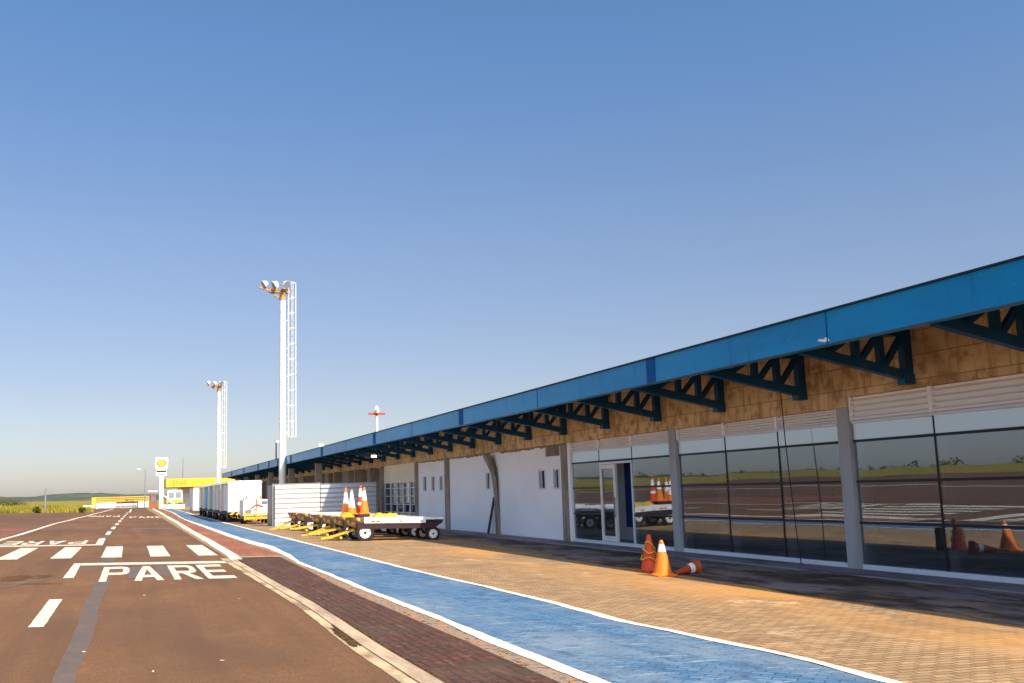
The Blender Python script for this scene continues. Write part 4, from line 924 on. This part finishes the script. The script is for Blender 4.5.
sg = empty('station_sign', (3.2, 150, gz(4)), 'tall white station sign with red and yellow shell emblem on top', 'sign')
MB().box(0.0, 1.7, 0, 0.35, 5.55, 7.15).bevel(0.04).build('sign_panel', 'white', sg)
MB().box(0.15, 1.55, 0.05, 0.3, 4.6, 5.45).build('price_panel', 'white_dirty', sg)
MB().box(0.2, 1.5, 0.02, 0.046, 5.08, 5.32).build('price_strip', 'dark', sg)
MB().box(0.3, 1.4, 0.02, 0.046, 4.72, 4.9).build('price_strip', 'steel', sg)
MB().box(0.62, 1.16, 0.05, 0.3, 0, 4.598).box(0.7, 1.1, 0.1, 0.25, 5.45, 5.548).build('post', 'white_dirty', sg)
def fan(r): return [(0.85 - 0.28 * r, 5.86)] + [(0.85 + r * math.cos(a) * 0.68, 6.28 + r * math.sin(a) * 0.62) for a in [math.pi + 0.35 - (math.pi + 0.7) * k / 14 for k in range(15)]] + [(0.85 + 0.28 * r, 5.86)]
MB().prism(fan(0.92), (-0.03, -0.002), lambda u, v, e: (u, e, v)).build('emblem_rim', 'redsign', sg)
eb = MB().prism([(0.85 + (x - 0.85) * 0.82, 6.3 + (z - 6.3) * 0.82) for x, z in fan(0.92)], (-0.05, -0.032), lambda u, v, e: (u, e, v)).build('emblem', 'yellow_clean', sg)

pm = empty('fuel_pump', (2.7, 151, gz(3)), 'red and grey fuel pump under a small white roof left of the station sign', 'fuel pump')
MB().box(0, 0.75, 0, 0.5, 0, 1.9).bevel(0.03).build('body', 'redsign', pm)
MB().box(0.08, 0.67, -0.02, -0.002, 1.0, 1.6).build('display', 'bluetank', pm)
MB().box(-0.35, 1.1, -0.3, 0.8, 2.35, 2.55).bar((0.1, 0.25, 1.9), (0.1, 0.25, 2.35), 0.06).bar((0.65, 0.25, 1.9), (0.65, 0.25, 2.35), 0.06).build('roof', 'white', pm)

tk = empty('tanker_truck', (5.05, 158, gz(6)), 'white and yellow truck parked under the yellow station canopy', 'truck')
MB().prism([(0, 0.55), (2.3, 0.55), (2.3, 1.25), (0, 1.25)], (0, 5.5), lambda u, v, e: (u, e, v)).build('body', 'yellow_clean', tk)
MB().prism([(0.05, 1.252), (2.25, 1.252), (2.2, 2.65), (0.15, 2.65)], (0.1, 1.9), lambda u, v, e: (u, e, v)).build('cab', 'white', tk)
for x in (0.3, 1.3): MB().box(x, x + 0.75, 0.06, 0.098, 1.5, 2.35).build('windscreen', 'lampglass', tk)
MB().tube((1.15, 2.1, 2.0), (1.15, 5.4, 2.0), 0.72, 0.72, 18).build('tank', 'white', tk)
for x in (0.2, 2.1):
    for y in (0.9, 4.5):
        w_ = MB().lathe([(0.25, -0.16), (0.42, -0.16), (0.46, -0.1), (0.46, 0.1), (0.42, 0.16), (0.25, 0.16)], (0, 0, 0), 'x', 18, True).build('wheel', 'rubber', tk, (x, y, 0.46))
        MB().lathe([(0.24, -0.12), (0.1, -0.1), (0.04, -0.14)], (0, 0, 0), 'x', 12).build('rim', 'rim', w_)
for x in (0.2, 1.75): MB().box(x, x + 0.35, -0.03, -0.002, 0.75, 0.95).build('headlight', 'lampglass', tk)
MB().box(0, 2.3, -0.06, -0.002, 0.5, 0.7).build('bumper', 'dark', tk)

bo = tag(MB().bar((4.2, 152, gz(4) + 2.1), (6.2, 152.4, gz(6) + 0.35), 0.22, 0.18).build('barrier_arm', 'white', None), 'slanting white barrier arm beside the station sign', 'barrier')
tag(MB().box(4.0, 7.4, 153.5, 154.1, gz(5) - 0.1, gz(5) + 0.55).bevel(0.03).build('low_wall', 'white', None), 'low white wall in front of the yellow truck', 'wall')

# yellow barrier with white wall at the end of the road
bw = empty('yellow_railing', (-5.4, 166, rz(-1)), 'yellow railing of three rails on a white wall across the road end', 'railing')
MB().box(0.6, 8.1, 0, 0.4, 0, 0.88).build('wall', 'white_dirty', bw)
mb = MB()
for z in (1.02, 1.3, 1.58): mb.box(0.0, 8.1, 0.12, 0.24, z, z + 0.14)
mb.build('rail', 'yellow_clean', bw)
for k in range(9): MB().box(0.02 + k * 1.0, 0.16 + k * 1.0, 0.25, 0.36, 0.88 if k else 0.0, 1.74).build('post', 'yellow_clean', bw)
MB().box(0, 0.55, -0.1, 0.5, 0.5, 1.74).build('end_post', 'yellow_clean', bw)
gt = tag(MB().box(-1.95, 1.2, 165.4, 165.55, rz(0) + 0.72, rz(0) + 0.92).box(1.05, 1.2, 165.4, 165.55, rz(1) , rz(0) + 0.719).build('gate_bar', 'maroon', None), 'dark gate bar in front of the white wall at the road end', 'gate')
blk = tag(MB().box(-6.6, -4.9, 164.2, 165.0, rz(-5), rz(-5) + 0.45).bevel(0.05).build('concrete_block', 'white_dirty', None), 'low pale concrete block left of the yellow railing', 'block')

def lightpole(x, y, h, label, arm=True):
    root = empty('light_pole', (x, y, gz(x) - 0.1), label, 'light pole')
    MB().tube((0, 0, 0), (0, 0, h), 0.11, 0.07, 10).build('pole', 'steel', root)
    if arm:
        MB().bar((0, 0, h - 0.05), (-0.75, 0, h + 0.05), 0.06).build('arm', 'steel', root)
        MB().box(-1.15, -0.7, -0.1, 0.1, h, h + 0.12).build('lamp_head', 'white_dirty', root)
    return root
lightpole(2.1, 162, 5.9, 'thin grey street lamp at the end of the yellow railing')
lightpole(8.6, 186, 8.6, 'tall dark pole standing behind the yellow station canopy', False)
lightpole(-8.4, 118, 2.7, 'short pale pole standing in the tall grass', False)

# ------------------------------------------------------------------ vegetation
rnd = random.Random(11)
bm = bmesh.new()
def tuft(x, y, z, h, wd):
    a = rnd.uniform(0, 6.28); lx, ly = rnd.uniform(-0.35, 0.35) * h, rnd.uniform(-0.35, 0.35) * h
    dx, dy = math.cos(a) * wd, math.sin(a) * wd
    bm.faces.new([bm.verts.new(p) for p in ((x - dx, y - dy, z), (x + dx, y + dy, z), (x + lx, y + ly, z + h))])
for i in range(42000):
    y = 114.5 + abs(rnd.gauss(0, 1)) * 18; x = rnd.uniform(-34, -3.6 - (y - 114) * 0.04)
    hh = 0.72 * rnd.uniform(0.5, 1.3) * (0.85 + 0.3 * math.sin(x * 0.5) * math.sin(y * 0.2 + 1)) * (1.0 if x < -6 else 0.75)
    tuft(x, y, gz(x) - 0.12, hh, rnd.uniform(0.03, 0.09))
o = new_obj('tall_grass', bm, 'blades'); o['kind'] = 'stuff'

def bush(loc, rx, rz_, n_, label, seed):
    r2 = random.Random(seed)
    root = empty('bush', loc, label, 'bush', 'bushes in the grass at the apron edge')
    mb = MB()
    for k in range(5):
        a = r2.uniform(0, 6.28); mb.tube((0, 0, 0), (math.cos(a) * rx * 0.6, math.sin(a) * rx * 0.6, rz_ * r2.uniform(0.6, 0.95)), 0.04, 0.012, 6)
    mb.build('stem', 'bark', root)
    bm = bmesh.new(); lob = [(r2.uniform(-0.5, 0.5) * rx, r2.uniform(-0.5, 0.5) * rx, r2.uniform(0.35, 0.75) * rz_, r2.uniform(0.35, 0.6)) for _ in range(7)]
    for i in range(n_):
        cx, cy, cz, s_ = r2.choice(lob); v = Vector((r2.gauss(0, 1), r2.gauss(0, 1), r2.gauss(0, 1))).normalized() * r2.uniform(0.5, 1) * s_
        p = Vector((cx + v.x * rx, cy + v.y * rx, max(0.04, cz + v.z * rz_ * 0.8)))
        q = Matrix.Rotation(r2.uniform(0, 6.28), 3, 'Z') @ Matrix.Rotation(r2.uniform(0, 3.1), 3, 'X'); s2 = r2.uniform(0.05, 0.1)
        bm.faces.new([bm.verts.new(p + q @ Vector(c)) for c in ((-s2, 0, 0), (0, s2 * 0.5, 0.01), (s2 * 1.3, 0, 0), (0, -s2 * 0.5, 0.01))])
    new_obj('foliage', bm, 'leaf', root)
bush((-8.75, 112.8, gz(-8.8) - 0.1), 0.45, 0.62, 1300, 'dark bush at the grass edge, left one of the two', 31)
bush((-4.55, 112.8, gz(-4.6) - 0.1), 0.42, 0.6, 1200, 'lighter bush at the grass edge near the white wall', 32)
bush((-15.2, 150, gz(-15) - 0.1), 3.2, 1.5, 2600, 'broad low thicket rising behind the tall grass', 33)

# hills: two wooded ridges far away
def ridge(name, y, pts, depth, amp, seed):
    r3 = random.Random(seed); bm = bmesh.new(); NX = 260; NY = 8
    x0, x1 = pts[0][0], pts[-1][0]; rows = []
    for j in range(NY + 1):
        t = j / NY; row = []
        for i in range(NX + 1):
            x = x0 + (x1 - x0) * i / NX
            for (xa, za), (xb, zb) in zip(pts[:-1], pts[1:]):
                if x <= xb + 1e-6: s_ = (x - xa) / (xb - xa); s_ = s_ * s_ * (3 - 2 * s_); zt = za + (zb - za) * s_; break
            prof = math.sin(min(1, t * 1.0) * math.pi)
            row.append(bm.verts.new((x * (1 + t * depth / y), y + t * depth, -1 + (zt + 1) * prof + r3.uniform(-amp, amp) * prof)))
        rows.append(row)
    for a, b in zip(rows[:-1], rows[1:]):
        for i in range(NX): bm.faces.new((a[i], a[i + 1], b[i + 1], b[i]))
    return struct(new_obj(name, bm, 'hill'))
ridge('hills', 1050, [(-900, 10), (-600, 8), (-300, 9), (-115, 7.6), (-88, 6.4), (-72, 8.4), (-52, 9.6), (-30, 8.8), (0, 6.0), (18, 3.2), (60, 2), (300, 3), (700, 5)], 260, 0.5, 3)
ridge('hills', 2400, [(-3000, 22), (-1500, 20), (-500, 16), (-100, 13), (200, 8), (900, 14), (2500, 20)], 500, 0.8, 4)

# wooded skyline across the runway (mirrored in the glass)
rnd = random.Random(77); bm = bmesh.new()
for i in range(260):
    t = rnd.random(); x = -275 - rnd.uniform(0, 90); y = -150 + 900 * t
    h = rnd.choice([0.8, 1.0, 1.0, 1.3, 1.3, 1.8, 2.6]) * rnd.uniform(0.8, 1.2) * (0.6 + 0.8 * abs(math.sin(y * 0.013 + 0.6)))
    for k in range(46):
        a = rnd.uniform(0, 6.28); r = h * rnd.uniform(0.0, 0.85); zz = rnd.uniform(0.0, 1.0) * math.sqrt(max(0.05, 1 - (r / h / 0.9) ** 2))
        p = Vector((x + math.cos(a) * r, y + math.sin(a) * r * 1.5, gz(x) + h * zz))
        s2 = h * 0.2; q = Matrix.Rotation(rnd.uniform(0, 6.28), 3, 'Z') @ Matrix.Rotation(rnd.uniform(0, 3.1), 3, 'X')
        bm.faces.new([bm.verts.new(p + q @ Vector(c)) for c in ((-s2, 0, 0), (0, s2 * 0.7, 0.01), (s2, 0, 0), (0, -s2 * 0.7, 0.01))])
o = new_obj('far_wood', bm, 'leaf'); o['kind'] = 'stuff'
